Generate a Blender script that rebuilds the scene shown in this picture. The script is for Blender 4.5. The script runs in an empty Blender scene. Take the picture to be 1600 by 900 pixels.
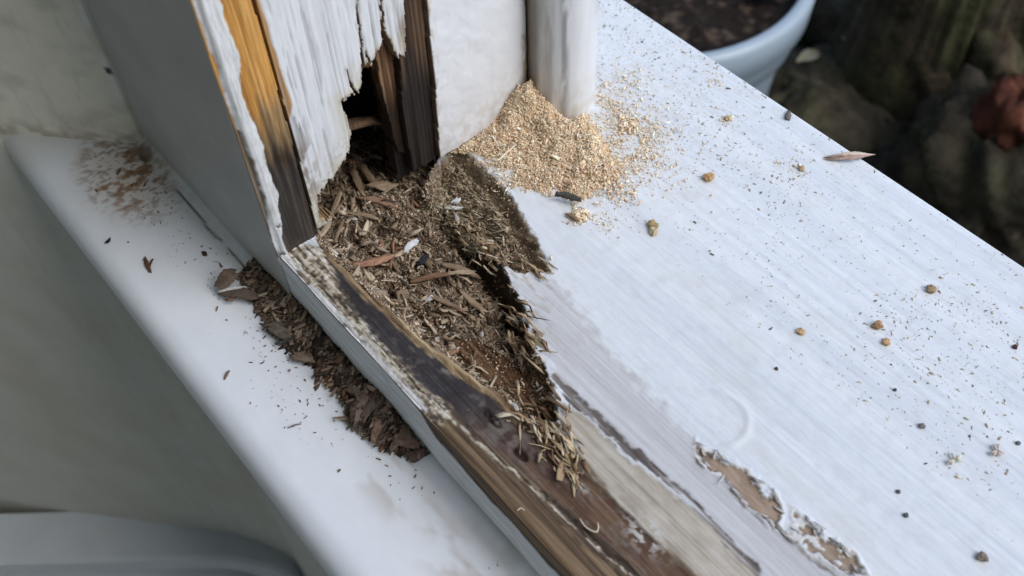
import bpy, math, random
import numpy as np
rad = math.radians
sc = bpy.context.scene
COL = sc.collection

# ------------------------------------------------------------------ camera
F = 1588.0; H = 0.30
def _n(v): v = np.array(v, float); return v/np.linalg.norm(v)
_up = -_n([60, 1200, F]); _X = _n([2140, 1995, -F]); _X = _n(_X-_up*(_X@_up)); _Y = np.cross(_up, _X)
R = np.array([_X, _Y, _up]); CAM = np.array([0, 0, H])
cd = bpy.data.cameras.new('camera'); cam = bpy.data.objects.new('camera', cd); COL.objects.link(cam); sc.camera = cam
M = np.eye(4); M[:3, 0] = R[:, 0]; M[:3, 1] = -R[:, 1]; M[:3, 2] = -R[:, 2]; M[:3, 3] = CAM
from mathutils import Matrix, Vector
cam.matrix_world = Matrix(M.tolist())
cd.sensor_width = 36; cd.lens = F/1600*36; cd.clip_start = 0.01; cd.clip_end = 200
cd.dof.use_dof = True; cd.dof.focus_distance = 0.385; cd.dof.aperture_fstop = 13.0

# ------------------------------------------------------------------ light
w = bpy.data.worlds.new('World'); sc.world = w; w.use_nodes = True
nt = w.node_tree; bg = nt.nodes['Background']; sky = nt.nodes.new('ShaderNodeTexSky'); sky.sky_type = 'NISHITA'
SUN_EL, SUN_AZ = 52, 74      # azimuth measured from +Y (outside) towards +X
sky.sun_disc = False; sky.sun_elevation = rad(SUN_EL); sky.sun_rotation = rad(SUN_AZ); sky.dust_density = 1.2; sky.air_density = 1.0; sky.ozone_density = 1.0
nt.links.new(sky.outputs[0], bg.inputs[0]); bg.inputs[1].default_value = 0.15
sd = bpy.data.lights.new('sun', 'SUN'); sun = bpy.data.objects.new('sun', sd); COL.objects.link(sun)
sd.energy = 1.25; sd.angle = rad(45); sd.color = (1.0, 0.985, 0.96)
sv = Vector((math.sin(rad(SUN_AZ))*math.cos(rad(SUN_EL)), math.cos(rad(SUN_AZ))*math.cos(rad(SUN_EL)), math.sin(rad(SUN_EL))))
sun.rotation_euler = sv.to_track_quat('Z', 'Y').to_euler(); sun.location = (0.5, 1.5, 2)
sc.view_settings.view_transform = 'Standard'; sc.view_settings.look = 'None'
sc.view_settings.exposure = 0.74; sc.view_settings.gamma = 1.0
sc.render.resolution_x = 1024; sc.render.resolution_y = 576

# ------------------------------------------------------------------ photo pixels -> world planes
def ray(px, py): return R@np.array([px-800., py-450., F])
def atz(px, py, z=0.): d = ray(px, py); return CAM+d*((z-H)/d[2])
def atx(px, py, x): d = ray(px, py); return CAM+d*(x/d[0])
XP = -0.2497; YI = 0.0825; ZL = -0.034; YO = 0.2885
def PZ(pts, z=0.): return np.array([atz(a, b, z)[:2] for a, b in pts])
def PX(pts, x=XP): return np.array([atx(a, b, x)[1:] for a, b in pts])

# ------------------------------------------------------------------ noise and masks
def _h(ix, iy, seed):
    n = (ix.astype(np.int64)*374761393+iy.astype(np.int64)*668265263+seed*982451653) & 0xffffffff
    n = ((n ^ (n >> 13))*1274126177) & 0xffffffff
    n = (n ^ (n >> 16)) & 0xffffff
    return n/float(0xffffff)
def vn(x, y, seed=0):
    ix = np.floor(x); iy = np.floor(y); fx = x-ix; fy = y-iy
    fx = fx*fx*(3-2*fx); fy = fy*fy*(3-2*fy)
    a = _h(ix, iy, seed); b = _h(ix+1, iy, seed); c = _h(ix, iy+1, seed); d = _h(ix+1, iy+1, seed)
    return (a*(1-fx)+b*fx)*(1-fy)+(c*(1-fx)+d*fx)*fy
def fbm(x, y, seed=0, o=4):
    s = 0; a = .5; t = 0
    for k in range(o):
        s = s+a*vn(x*2**k+k*17.3, y*2**k-k*9.1, seed+k*13); t += a; a *= .55
    return s/t
def sdp(P, x, y):                      # signed distance to a polygon, negative inside
    d = np.full(x.shape, 1e9); ins = np.zeros(x.shape, bool); n = len(P)
    for i in range(n):
        ax, ay = P[i]; bx, by = P[(i+1) % n]; ex, ey = bx-ax, by-ay
        t = np.clip(((x-ax)*ex+(y-ay)*ey)/(ex*ex+ey*ey+1e-18), 0, 1)
        d = np.minimum(d, (x-ax-t*ex)**2+(y-ay-t*ey)**2)
        c = ((ay > y) != (by > y)) & (x < (bx-ax)*(y-ay)/((by-ay) if by != ay else 1e-18)+ax)
        ins ^= c
    return np.where(ins, -1, 1)*np.sqrt(d)
def dln(P, x, y):                      # distance to a polyline
    d = np.full(x.shape, 1e9)
    for i in range(len(P)-1):
        ax, ay = P[i]; bx, by = P[i+1]; ex, ey = bx-ax, by-ay
        t = np.clip(((x-ax)*ex+(y-ay)*ey)/(ex*ex+ey*ey+1e-18), 0, 1)
        d = np.minimum(d, (x-ax-t*ex)**2+(y-ay-t*ey)**2)
    return np.sqrt(d)
def ss(a, b, v): t = np.clip((v-a)/(b-a), 0, 1); return t*t*(3-2*t)
def ins(sd, w=.0008): return 1-ss(-w, w, sd)
def mix(C, m, col):
    col = np.asarray(col, float); m = np.clip(m, 0, 1)[..., None]
    return C*(1-m)+col*m
def ramp(t, cols):
    cols = np.array(cols, float); t = np.clip(t, 0, .9999)*(len(cols)-1); i = t.astype(int); f = (t-i)[..., None]
    return cols[i]*(1-f)+cols[np.minimum(i+1, len(cols)-1)]*f

# ------------------------------------------------------------------ materials
def material(name, rough=.6, vary=.12, scale=400, bump=.3, stretch=(1, 1, 1), color=None, dist=.0006, spec=.3, vary2=0, scale2=40):
    m = bpy.data.materials.new(name); m.use_nodes = True; t = m.node_tree; b = t.nodes['Principled BSDF']
    b.inputs['Roughness'].default_value = rough; b.inputs['Specular IOR Level'].default_value = spec
    tc = t.nodes.new('ShaderNodeTexCoord'); mp = t.nodes.new('ShaderNodeMapping'); mp.inputs['Scale'].default_value = stretch
    t.links.new(tc.outputs['Object'], mp.inputs[0])
    nz = t.nodes.new('ShaderNodeTexNoise'); nz.inputs['Scale'].default_value = scale; nz.inputs['Detail'].default_value = 5; nz.inputs['Roughness'].default_value = .65
    t.links.new(mp.outputs[0], nz.inputs[0])
    if color is None:
        a = t.nodes.new('ShaderNodeVertexColor'); a.layer_name = 'Col'; src = a.outputs[0]
    else:
        a = t.nodes.new('ShaderNodeRGB'); a.outputs[0].default_value = (*color, 1); src = a.outputs[0]
    def mult(src, fac, lo, hi):
        mr = t.nodes.new('ShaderNodeMapRange'); mr.inputs['From Min'].default_value = .3; mr.inputs['From Max'].default_value = .7
        mr.inputs['To Min'].default_value = lo; mr.inputs['To Max'].default_value = hi; t.links.new(fac, mr.inputs[0])
        vm = t.nodes.new('ShaderNodeVectorMath'); vm.operation = 'SCALE'; t.links.new(src, vm.inputs[0]); t.links.new(mr.outputs[0], vm.inputs['Scale'])
        return vm.outputs[0]
    o = mult(src, nz.outputs[0], 1-vary, 1+vary)
    if vary2:
        n2 = t.nodes.new('ShaderNodeTexNoise'); n2.inputs['Scale'].default_value = scale2; n2.inputs['Detail'].default_value = 4
        t.links.new(tc.outputs['Object'], n2.inputs[0]); o = mult(o, n2.outputs[0], 1-vary2, 1+vary2)
    t.links.new(o, b.inputs['Base Color'])
    if bump:
        bp = t.nodes.new('ShaderNodeBump'); bp.inputs['Strength'].default_value = bump; bp.inputs['Distance'].default_value = dist
        t.links.new(nz.outputs[0], bp.inputs['Height']); t.links.new(bp.outputs[0], b.inputs['Normal'])
    return m
M_sill = material('weathered_white_paint', .5, .05, 700, .18, (.25, 1, 1), dist=.0004)
M_wood = material('weathered_timber', .72, .34, 1500, .55, (.035, 1, 1), dist=.0006, spec=.2)
M_woodv = material('upright_timber', .7, .16, 900, .5, (1, 1, .12), dist=.0005, spec=.25)
M_face = material('cracked_white_paint', .6, .07, 1200, .16, (1, 1, .10), dist=.0003, spec=.3)
M_core = material('rotten_timber', .95, .45, 900, 1.0, (.6, 1, 1), dist=.0012, spec=.1)
M_gloss = material('gloss_white_paint', .32, .03, 60, .1, color=None, dist=.0006, spec=.5, vary2=.03, scale2=12)
M_jside = material('shaded_frame_side', .45, .04, 80, .15, color=(.43, .425, .40), dist=.0006, vary2=.12, scale2=22)  # grey carries the room-side shade in the base colour
M_plaster = material('painted_plaster', .75, .04, 60, .25, color=None, dist=.0015, spec=.2)
M_wall = material('painted_room_wall', .8, .04, 30, .15, color=(.62, .62, .57), dist=.002, spec=.2)
M_chip = material('wood_fragments', .9, .16, 1500, .5, dist=.0003, spec=.1)
M_dust = material('fresh_sawdust', .95, .1, 2000, .6, dist=.0003, spec=.05)
M_pot = material('pale_plastic', .35, .04, 20, .05, color=(.30, .36, .41), spec=.5)
M_soil = material('dark_soil', .95, .5, 60, 1.0, color=(.016, .013, .011), dist=.02, spec=.1)
M_rock = material('mossy_rock', .9, .45, 14, .8, color=None, dist=.015, spec=.15, vary2=.4, scale2=40)
M_flake = material('paint_flake', .6, .05, 500, .2, color=(.74, .75, .76), dist=.0002)

# ------------------------------------------------------------------ object helpers
def tag(o, label=None, cat=None, group=None, kind=None):
    if label: o['label'] = label
    if cat: o['category'] = cat
    if group: o['group'] = group
    if kind: o['kind'] = kind
    return o
def mk(name, V, Fc, mat, parent=None, C=None, smooth=True):
    me = bpy.data.meshes.new(name); V = np.asarray(V, np.float64)
    if isinstance(Fc, np.ndarray):
        k = Fc.shape[1]; n = len(Fc)
        me.vertices.add(len(V)); me.vertices.foreach_set('co', V.ravel())
        me.loops.add(n*k); me.loops.foreach_set('vertex_index', Fc.ravel().astype(np.int32))
        me.polygons.add(n); me.polygons.foreach_set('loop_start', (np.arange(n)*k).astype(np.int32))
        me.update(calc_edges=True); me.validate()
    else:
        me.from_pydata(V.tolist(), [], [list(map(int, f)) for f in Fc]); me.update()
    if smooth: me.polygons.foreach_set('use_smooth', np.ones(len(me.polygons), bool))
    if C is not None:
        at = me.color_attributes.new('Col', 'FLOAT_COLOR', 'POINT')
        cc = np.ones((len(V), 4)); cc[:, :3] = np.clip(C, 0, 1); at.data.foreach_set('color', cc.ravel())
    me.materials.append(mat)
    o = bpy.data.objects.new(name, me); COL.objects.link(o)
    if parent: o.parent = parent
    return o
def empty(name, loc=(0, 0, 0)):
    o = bpy.data.objects.new(name, None); COL.objects.link(o); o.location = loc; o.empty_display_size = .02; return o
def gridfaces(nu, nv, mask=None, flip=False):
    i, j = np.meshgrid(np.arange(nu-1), np.arange(nv-1), indexing='ij')
    a = i*nv+j; f = np.stack([a, a+nv, a+nv+1, a+1], -1)
    if flip: f = f[..., ::-1]
    return f[mask] if mask is not None else f.reshape(-1, 4)
def compact(V, Fc, C):
    u, inv = np.unique(Fc.ravel(), return_inverse=True); return V[u], inv.reshape(Fc.shape), C[u]
def box(x0, x1, y0, y1, z0, z1):
    V = [(x, y, z) for x in (x0, x1) for y in (y0, y1) for z in (z0, z1)]
    return V, [(0, 1, 3, 2), (4, 6, 7, 5), (0, 4, 5, 1), (2, 3, 7, 6), (0, 2, 6, 4), (1, 5, 7, 3)]
def prism(P, z0, z1):                  # footprint polygon, counter-clockwise
    n = len(P); V = [(p[0], p[1], z0) for p in P]+[(p[0], p[1], z1) for p in P]
    return V, [tuple(range(n))[::-1], tuple(range(n, 2*n))]+[(i, (i+1) % n, n+(i+1) % n, n+i) for i in range(n)]
def bev(o, wdt, seg=3):
    m = o.modifiers.new('bevel', 'BEVEL'); m.width = wdt; m.segments = seg; m.limit_method = 'ANGLE'; return o
def thick(V, Fc, C, vec, backcol=None, dark=.55):
    # real thickness: copy the sheet along vec and wall the open edges
    V = np.asarray(V); n = len(V); E = np.concatenate([Fc[:, [0, 1]], Fc[:, [1, 2]], Fc[:, [2, 3]], Fc[:, [3, 0]]]); key = np.sort(E, 1); k = key[:, 0].astype(np.int64)*n+key[:, 1]
    u, idx, cnt = np.unique(k, return_index=True, return_counts=True); B = E[idx[cnt == 1]]
    vv = np.unique(B.ravel()); m = np.full(n, -1); m[vv] = np.arange(len(vv)); rim = V[vv]; bc = C[vv] if backcol is None else np.tile(np.array(backcol, float), (len(vv), 1))*(.6+.8*fbm(rim[:, 1]*900+rim[:, 0]*300, rim[:, 2]*200, 990))[:, None]
    # rim vertices doubled so the cut edge keeps its own raw-wood colour
    V2 = np.concatenate([V, rim+np.array(vec)*.06, rim+np.array(vec)*.5, rim+np.array(vec), V+np.array(vec)]); C2 = np.concatenate([C, bc, bc, bc, C*dark])
    a, b = B[:, 0], B[:, 1]; L = len(vv); ma, mb = m[a], m[b]; F2 = [Fc]
    F2.append(np.stack([b, a, n+ma, n+mb], -1)); F2.append(np.stack([n+mb, n+ma, n+L+ma, n+L+mb], -1)); F2.append(np.stack([n+L+mb, n+L+ma, n+2*L+ma, n+2*L+mb], -1))
    F2.append((Fc[:, ::-1]+n+3*L))
    return V2, np.concatenate(F2), C2
def const(V, c): return np.tile(np.array(c, float), (len(V), 1))

# ------------------------------------------------------------------ large structure: room and garden
V, f = prism([(-.378, .0795), (-1.3, -.740), (-1.6, -.740), (-1.6, .24), (-.378, .24)], -1.1, 1.35)
# plaster reveal, with a soft rounded nose at the corner
_K = np.array([-.378, .0795]); _N = np.array([-.664, .747]); _r = R@np.array([178-800., 113-450., F]); CHZ = H+_r[2]*((_K@_N)/(_r[:2]@_N))
def reveal_mesh():
    nz_ = 150; ns = 130
    s = np.concatenate([np.linspace(-.030, .10, 90), np.linspace(.105, 1.2, ns-90)])
    z = np.concatenate([np.linspace(-1.1, -.05, 30), np.linspace(-.048, .14, 100), np.linspace(.16, 2.2, 20)])
    S, Z = np.meshgrid(s, z, indexing='ij'); r = .0035
    K = np.array([-.378, .0795]); d = np.array([-.747, -.664]); nn = np.array([-.664, .747])
    # s<0 : return face running back from the nose towards the frame
    X = K[0]+d[0]*np.maximum(S, 0); Y = K[1]+d[1]*np.maximum(S, 0)+np.maximum(-S, 0)
    k = np.exp(-(S/r)**2); X = X-k*.0012; 
    off = (fbm(S*60, Z*60, 3)-.5)*.0006*(1+0*Z); X = X+nn[0]*off; Y = Y+nn[1]*off
    C = const(np.zeros(X.size), (.84, .79, .64)).reshape(*X.shape, 3); C = mix(C, ss(.0, -.02, Z-ZL), (.62, .61, .54))
    st = fbm(S*55+3, Z*90, 8); C = mix(C, ss(.60, .68, fbm(S*260, Z*30, 15))*.22, (.50, .47, .38)); C = mix(C, ss(.5, .75, st)*.4, (.50, .45, .36))
    edge = np.exp(-((S-.001)/.0022)**2)*ss(.30, .5, fbm(S*80, Z*70, 12)); C = mix(C, edge*.8, (.93, .91, .84)); C = mix(C, np.exp(-((S+.0012)/.0012)**2)*.5, (.35, .33, .27))  # highlight painted into the colour along the nose, dark line beside it
    low = ss(.012, -.03, Z-ZL-.0)*(Z > ZL-.01); C = mix(C, ss(.014, .0, Z-ZL)*(Z > ZL-.004)*ss(.35, .6, fbm(S*150, Z*300, 20))*.6, (.32, .26, .19))
    crack = np.exp(-((Z-ZL-.010-.003*fbm(S*40, S*0, 4)-.05*S)/.0006)**2)*(S > .006)*ss(.3, .5, fbm(S*60, S*0, 14))
    C = mix(C, crack*.5, (.25, .22, .17))
    ch = (((S-.0015)/.0012)**2+((Z-CHZ)/.0018)**2) < 1; C = mix(C, ch*1., (.10, .08, .06))
    return np.stack([X, Y, Z], -1).reshape(-1, 3), gridfaces(len(s), len(z)), C.reshape(-1, 3)
V, f, C = reveal_mesh(); V, f, C = thick(V, f, C, (-.02, .045, 0)); rv = mk('plaster_reveal', V, f, M_plaster, None, C); tag(rv, kind='structure')
def wall(name, *b):
    V, f = box(*b); return tag(mk(name, V, f, M_wall, smooth=False), kind='structure')
wall('room_wall', -.62, 2.4, .058, .16, -1.1, -.0565)
wall('room_wall', -1.6, 2.4, -1.45, -1.40, -1.1, 2.2)  # this and the next two walls: unseen, added to shut out sky light
wall('room_wall', 2.4, 2.45, -1.45, .16, -1.1, 2.2)
wall('room_wall', -1.65, -1.6, -1.45, .24, -1.1, 2.2)
wall('unseen_room_floor', -1.6, 2.45, -1.45, .16, -1.15, -1.1)  # unseen floor, closes the added room box
wall('unseen_room_ceiling', -1.7, 2.45, -1.45, .12, 2.2, 2.25)  # unseen ceiling, added to block the sky overhead
wall('house_wall', -1.6, -.50, .0835+.12, .24, -.75, 2.25)
wall('house_wall', -.45, 1.6, .165, .262, -.75, -.045)

# garden ground: one noisy sheet
gx = np.concatenate([np.linspace(-8, -1.6, 25), np.linspace(-1.55, .6, 150), np.linspace(.7, 8, 25)])
gy = np.concatenate([np.linspace(.26, 2.0, 130), np.linspace(2.1, 14, 50)])
X, Y = np.meshgrid(gx, gy, indexing='ij')
Z = -.70+.05*fbm(X*5, Y*5, 5)+.02*fbm(X*30, Y*30, 6)
C = const(np.zeros(X.size), (.020, .018, .016)).reshape(*X.shape, 3)
C = mix(C, ss(.5, .7, fbm(X*9, Y*9, 9)), (.032, .034, .026)); C = mix(C, ss(.60, .68, fbm(X*45, Y*45, 19)), (.14, .12, .09))
tag(mk('garden_ground', np.stack([X, Y, Z], -1).reshape(-1, 3), gridfaces(len(gx), len(gy)), material('garden_earth', .9, .5, 50, 1., dist=.012, spec=.15), None, C.reshape(-1, 3)), kind='structure')

# ------------------------------------------------------------------ the window frame (one thing, many parts)
frame = empty('window_frame', (0, 0, 0))
tag(frame, 'white painted timber window frame, flaking and rotted through at the corner of sill and post', 'window frame')

p_cav = PZ([(470, 330), (500, 382), (520, 398), (575, 455), (628, 500), (690, 548), (742, 590), (800, 628), (838, 668), (872, 652), (860, 600), (842, 560), (824, 525), (812, 480), (800, 440), (772, 402), (748, 372), (716, 335), (686, 300), (670, 282), (686, 245), (712, 215), (660, 140), (360, 140)])
p_tro = PZ([(660, 285), (684, 250), (716, 224), (745, 248), (775, 280), (800, 308), (820, 345), (838, 372), (852, 402), (862, 430), (838, 424), (806, 424), (780, 408), (750, 382), (718, 352), (686, 322), (660, 300)])
l_tren = PZ([(688, 306), (720, 345), (755, 390), (788, 430), (806, 475), (814, 510)])
p_hol = PZ([(690, 500), (735, 500), (775, 520), (815, 545), (845, 590), (868, 640), (835, 650), (790, 612), (745, 575), (705, 540)])
p_dark = PZ([(500, 392), (528, 396), (560, 438), (598, 480), (640, 520), (700, 570), (755, 610), (800, 655), (850, 690), (905, 735), (960, 780), (1010, 830), (1055, 868), (1120, 930), (1050, 950), (1012, 900), (965, 855), (905, 808), (830, 745), (762, 690), (700, 630), (650, 590), (592, 535), (535, 465)])
l_ridge = PZ([(440, 392), (480, 430), (530, 480), (590, 545), (640, 600), (690, 640), (745, 690), (800, 735), (850, 780), (900, 826), (950, 870), (985, 900), (1040, 960)])
p_flaky = PZ([(425, 380), (505, 380), (540, 470), (592, 530), (650, 590), (706, 640), (690, 660), (672, 650), (620, 600), (500, 470)])
p_brown = PZ([(676, 645), (700, 655), (745, 700), (800, 748), (850, 792), (900, 838), (950, 882), (1000, 930), (860, 930), (680, 655)])
l_tan = PZ([(518, 388), (548, 420), (580, 455), (620, 498), (650, 525), (690, 560), (740, 595), (790, 628), (812, 650)])
p_pale = PZ([(870, 625), (905, 640), (960, 695), (1030, 755), (1080, 795), (1135, 850), (1180, 895), (1230, 960), (1110, 940), (1062, 880), (1015, 832), (965, 785), (915, 738), (885, 690)])
l_blk = PZ([(868, 590), (895, 622), (935, 655), (985, 700), (1030, 738), (1075, 780), (1120, 830), (1160, 868), (1200, 910), (1230, 950)])
p_wash = PZ([(795, 420), (868, 436), (915, 505), (968, 566), (1040, 640), (1092, 700), (1150, 760), (1205, 812), (1262, 850), (1350, 905), (1400, 960), (1200, 960), (1120, 835), (1030, 742), (935, 658), (870, 590), (830, 520)])
p_fl1 = PZ([(1086, 688), (1100, 702), (1118, 712), (1142, 722), (1166, 738), (1180, 748), (1190, 768), (1212, 774), (1222, 790), (1214, 812), (1216, 826), (1200, 812), (1176, 792), (1152, 772), (1130, 748), (1106, 730), (1090, 712)])
p_fl2 = PZ([(1240, 796), (1252, 806), (1270, 824), (1300, 845), (1326, 862), (1350, 896), (1330, 900), (1300, 876), (1282, 866), (1262, 860), (1240, 850), (1226, 836), (1246, 830)])
l_cut = PZ([(716, 224), (745, 248), (775, 280), (800, 308), (820, 345), (838, 372), (852, 402), (862, 430)])
l_fle = PZ([(1086, 700), (1130, 752), (1170, 796), (1210, 830), (1262, 868), (1310, 905)])
RING = atz(1120, 655)[:2]

l_div = PZ([(686, 245), (800, 640), (872, 660), (890, 690), (965, 785), (1062, 880), (1110, 940), (1400, 1250)])
def base_surface(x, y):
    """height and colour of the timber at plan position x, y (numpy arrays)"""
    wx = (fbm(x*220, y*220, 31)-.5)*.004+(fbm(x*700, y*700, 77)-.5)*.0018
    wy = (fbm(x*220, y*220, 32)-.5)*.004+(fbm(x*160, y*1500, 33)-.5)*.0018
    X, Y = x+wx, y+wy
    fine = fbm(x*900, y*900, 41); g1 = fbm(x*22, y*900, 42); g2 = fbm(x*9, y*330, 43, 5); big = fbm(x*28, y*40, 44)
    # fresh paint
    railm = ss(.0006, -.0006, y-np.interp(x, l_div[:, 0], l_div[:, 1])+wy*.5)*(x > -.25)
    C = const(np.zeros(x.size), (.715, .745, .765)).reshape(*x.shape, 3)
    C = mix(C, ss(.48, .75, g2)*.27, (.58, .62, .67)); g2b = fbm(x*11, y*700, 141); C = mix(C, ss(.58, .75, g2b)*ss(-.24, -.10, x)*.30, (.52, .56, .62)); C = mix(C, ss(.44, .30, g2b)*ss(-.24, -.10, x)*.3, (.82, .84, .86)); C = mix(C, ss(.55, .85, g1)*.14, (.56, .57, .60))
    C = mix(C, ss(.45, .8, fbm(x*240, y*240, 51, 5))*.22, (.52, .51, .50))
    C = mix(C, ss(.55, .8, big)*.14, (.60, .60, .58))
    Z = (g1-.5)*.00007+(g2-.5)*.00022+(fine-.5)*.00005
    bs = fbm(x*7, y*150, 134, 3); C = mix(C, ss(.5, .72, bs)*.22, (.58, .62, .68)); C = mix(C, ss(.50, .32, bs)*.2, (.80, .82, .83)); C = mix(C, ss(.6, .75, fbm(x*30, y*45, 135))*.22, (.60, .58, .54))
    # dirty speckled part of the paint near the sawdust
    near = np.exp(-(((x+.235)/.05)**2+((y-.225)/.04)**2)); C = mix(C, near*ss(.35, .65, fbm(x*500, y*500, 52))*.55, (.60, .53, .42))
    gm_ = np.exp(-(np.minimum(np.abs(sdp(p_wash, x, y)), .05)/.008)**2)*(y > .17)*ss(.42, .68, fbm(x*60, y*300, 142)); C = mix(C, gm_*.35, (.60, .54, .45))
    # grey wash
    m = ins(sdp(p_wash, x+wx*2.2, y+wy*2.0), .0026)
    g3 = fbm(x*16, y*1300, 61); cw = ramp(ss(.25, .75, .6*g3+.4*big), [(.43, .42, .42), (.52, .515, .52), (.60, .60, .61)])
    C = mix(C, m*(.62+.5*big), cw); Z = Z-m*.0003+m*(g3-.5)*.0002
    up_ = m*ss(-.155, -.20, x); C = mix(C, up_*ss(.45, .62, fbm(x*120, y*400, 62))*.8, (.72, .73, .73))
    C = mix(C, m*ss(.56, .64, fbm(x*170, y*600, 64))*ss(-.13, -.19, x)*.6, (.33, .26, .20))
    # paint edge crack left of the wash border
    e = np.exp(-(np.abs(sdp(p_wash, X, Y))/.0006)**2)*ss(.45, .62, fbm(x*90, y*90, 65))*(y > .19); C = mix(C, e*.55, (.22, .19, .17))
    # pale bare strip
    m = ins(sdp(p_pale, X, Y), .0008); g4 = .55*fbm(x*30, y*1500, 71)+.45*fbm(x*150, y*300, 171)
    cp = ramp(ss(.2, .8, g4), [(.30, .25, .20), (.41, .36, .29), (.48, .43, .355), (.54, .50, .43)])
    C = mix(C, m, cp); Z = Z-m*.0005+m*(g4-.5)*.0003
    # weathered black seam
    bl = dln(l_blk, X, Y); wd = .0008+.0022*fbm(x*60, y*60, 73); m = (1-ss(wd*.4, wd, bl)); n72 = fbm(x*40, y*1100, 72); C = mix(C, m*ss(.25, .55, n72+.1), ramp(ss(.3, .7, n72), [(.24, .205, .18), (.085, .070, .062)])); Z = Z-m*.0003*ss(.3, .5, n72)
    # flaked patches
    for pp in (p_fl1, p_fl2):
        s = sdp(pp, x+wx*1.3, y+wy*1.0)+(fbm(x*500, y*900, 74)-.5)*.0022+.0004; m = ins(s, .0003)
        cf = ramp(fbm(x*90, y*500, 75), [(.17, .115, .08), (.30, .215, .15), (.40, .30, .22), (.27, .21, .15), (.36, .26, .19)])
        C = mix(C, m, cf); Z = Z-m*.0007
        C = mix(C, np.exp(-((s-.0009)/.0006)**2)*ss(.42, .6, fbm(x*200, y*200, 76))*.7, (.78, .74, .71)); C = mix(C, np.exp(-((s+.0002)/.0003)**2)*ss(.40, .55, fbm(x*150, y*150, 175))*.7, (.10, .075, .06))
        Z = Z+np.exp(-((s-.0009)/.0007)**2)*.0004
    isl = ss(.53, .57, fbm(x*300, y*520, 78))*ins(sdp(p_fl2, X, Y), .001); C = mix(C, isl, (.66, .66, .65)); Z = Z+isl*.0006
    m = np.exp(-(dln(l_fle, X, Y)/.0007)**2)*ss(.35, .55, fbm(x*90, y*90, 79)); C = mix(C, m*.8, (.14, .11, .09)); Z = Z-m*.0005
    # old filler ring
    rr = np.hypot(x-RING[0], (y-RING[1])); Z = Z+.0004*np.exp(-((rr-.0105)/.0013)**2)*ss(-.6, .6, np.cos(np.arctan2(y-RING[1], x-RING[0])-.9))
    Z = Z+.0002*(rr < .010)*(fbm(x*300, y*300, 80)-.3)
    # dark weathered strip turning to brown lower down
    gb = fbm(x*18, y*1200, 131); C = mix(C, railm*ss(-.25, -.235, x), ramp(ss(.2, .8, gb), [(.045, .032, .024), (.10, .07, .048), (.20, .145, .095)])); Z = Z-railm*.0006+railm*(gb-.5)*.0004
    sdk = sdp(p_dark, x+wx*.6, y+wy*.6); m = ins(sdk, .0008); g5 = .5*fbm(x*26, y*1100, 81)+.5*fbm(x*90, y*260, 181)
    cd_ = ramp(ss(.2, .8, g5*.7+fine*.3), [(.027, .024, .025), (.040, .036, .038), (.066, .060, .060)])
    cb = ramp(ss(.2, .8, g5), [(.075, .042, .028), (.125, .074, .046), (.19, .12, .072)])
    tt = ss(-.125, -.080, x+(y-.14)*-.8+.01*(fbm(x*60, y*60, 82)-.5)); cd_ = cd_*(1-tt[..., None])+cb*tt[..., None]
    pur = np.exp(-((x+.128)/.018)**2); cd_ = cd_*(1-pur[..., None]*.4)+np.array((.055, .035, .040))*pur[..., None]*.4
    C = mix(C, m, cd_); Z = Z-m*.0008+m*(g5-.5)*.0003
    C = mix(C, m*ss(.58, .72, fbm(x*300, y*420, 83))*.35, (.20, .17, .15))
    gr_ = m*np.exp(-(np.hypot(x-atz(800, 660)[0], y-atz(800, 660)[1])/.012)**2)*ss(.4, .6, fbm(x*300, y*300, 84)); C = mix(C, gr_*.7, (.20, .18, .16))
    for q, r_ in (((905, 745), .003), ((1010, 832), .0042), ((700, 560), .003)):
        k = np.exp(-(np.hypot((x-atz(*q)[0])*.6, y-atz(*q)[1])/r_)**2)*ss(.50, .58, fbm(x*420, y*600, 85)); C = mix(C, k, (.62, .60, .57))
    # brown outer lip
    m = ins(sdp(p_brown, X, Y), .0007); g6 = fbm(x*14, y*1300, 91)
    C = mix(C, m, ramp(ss(.2, .8, g6), [(.085, .056, .036), (.16, .108, .065), (.25, .175, .105)])); Z = Z-m*.0003+m*(g6-.5)*.0003
    # flaky white and straw ridge
    m = ins(sdp(p_flaky, X, Y), .0012); g7 = fbm(x*70, y*900, 92); n7 = .40*g7+.30*fbm(x*260, y*700, 93)+.30*fbm(x*900, y*900, 193)
    cf = ramp(ss(.36, .64, n7), [(.085, .066, .05), (.21, .17, .12), (.38, .32, .23), (.50, .44, .34), (.68, .65, .60)])
    C = mix(C, m, cf); Z = Z+m*(n7-.5)*.0022
    inner = ss(.0985, .110, y-.0*x)*ss(-.22, -.236, x)*m; C = mix(C, inner*.7, ramp(n7, [(.2, .16, .1), (.42, .35, .24), (.5, .43, .3)]))
    dl = dln(l_ridge, x+wx*.5, y+wy*.5); wdt = .0019-.0011*ss(-.21, -.16, x)-.0004*ss(-.15, -.10, x)
    n8 = fbm(x*330, y*900, 94); k = ss(.36, .50, n8); m = (1-ss(wdt*.5, wdt, dl))*(x > -.215)
    C = mix(C, m*k, ramp(ss(.3, .7, n8), [(.13, .10, .07), (.33, .28, .20), (.55, .51, .43)])); Z = Z+m*k*.0003
    m = (1-ss(.0003, .0007, dln(l_ridge+np.array([0, .0016]), X, Y)))*ss(.45, .55, fbm(x*80, y*80, 95)); C = mix(C, m*.8, (.04, .03, .025)); Z = Z-m*.0005
    w_ = (1-ss(.0008, .0030, y-YI))*(x > -.252)*(x < -.155+.0*y)*ss(.36, .48, fbm(x*120, y*300, 96)); C = mix(C, w_, (.76, .77, .78))
    # tan ridge beside the hole
    dt = dln(l_tan, x+wx*.6, y+wy*.6); wd = .0011+.0019*np.exp(-((x+.225)/.024)**2)+.0012*fbm(x*80, y*80, 97)
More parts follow.
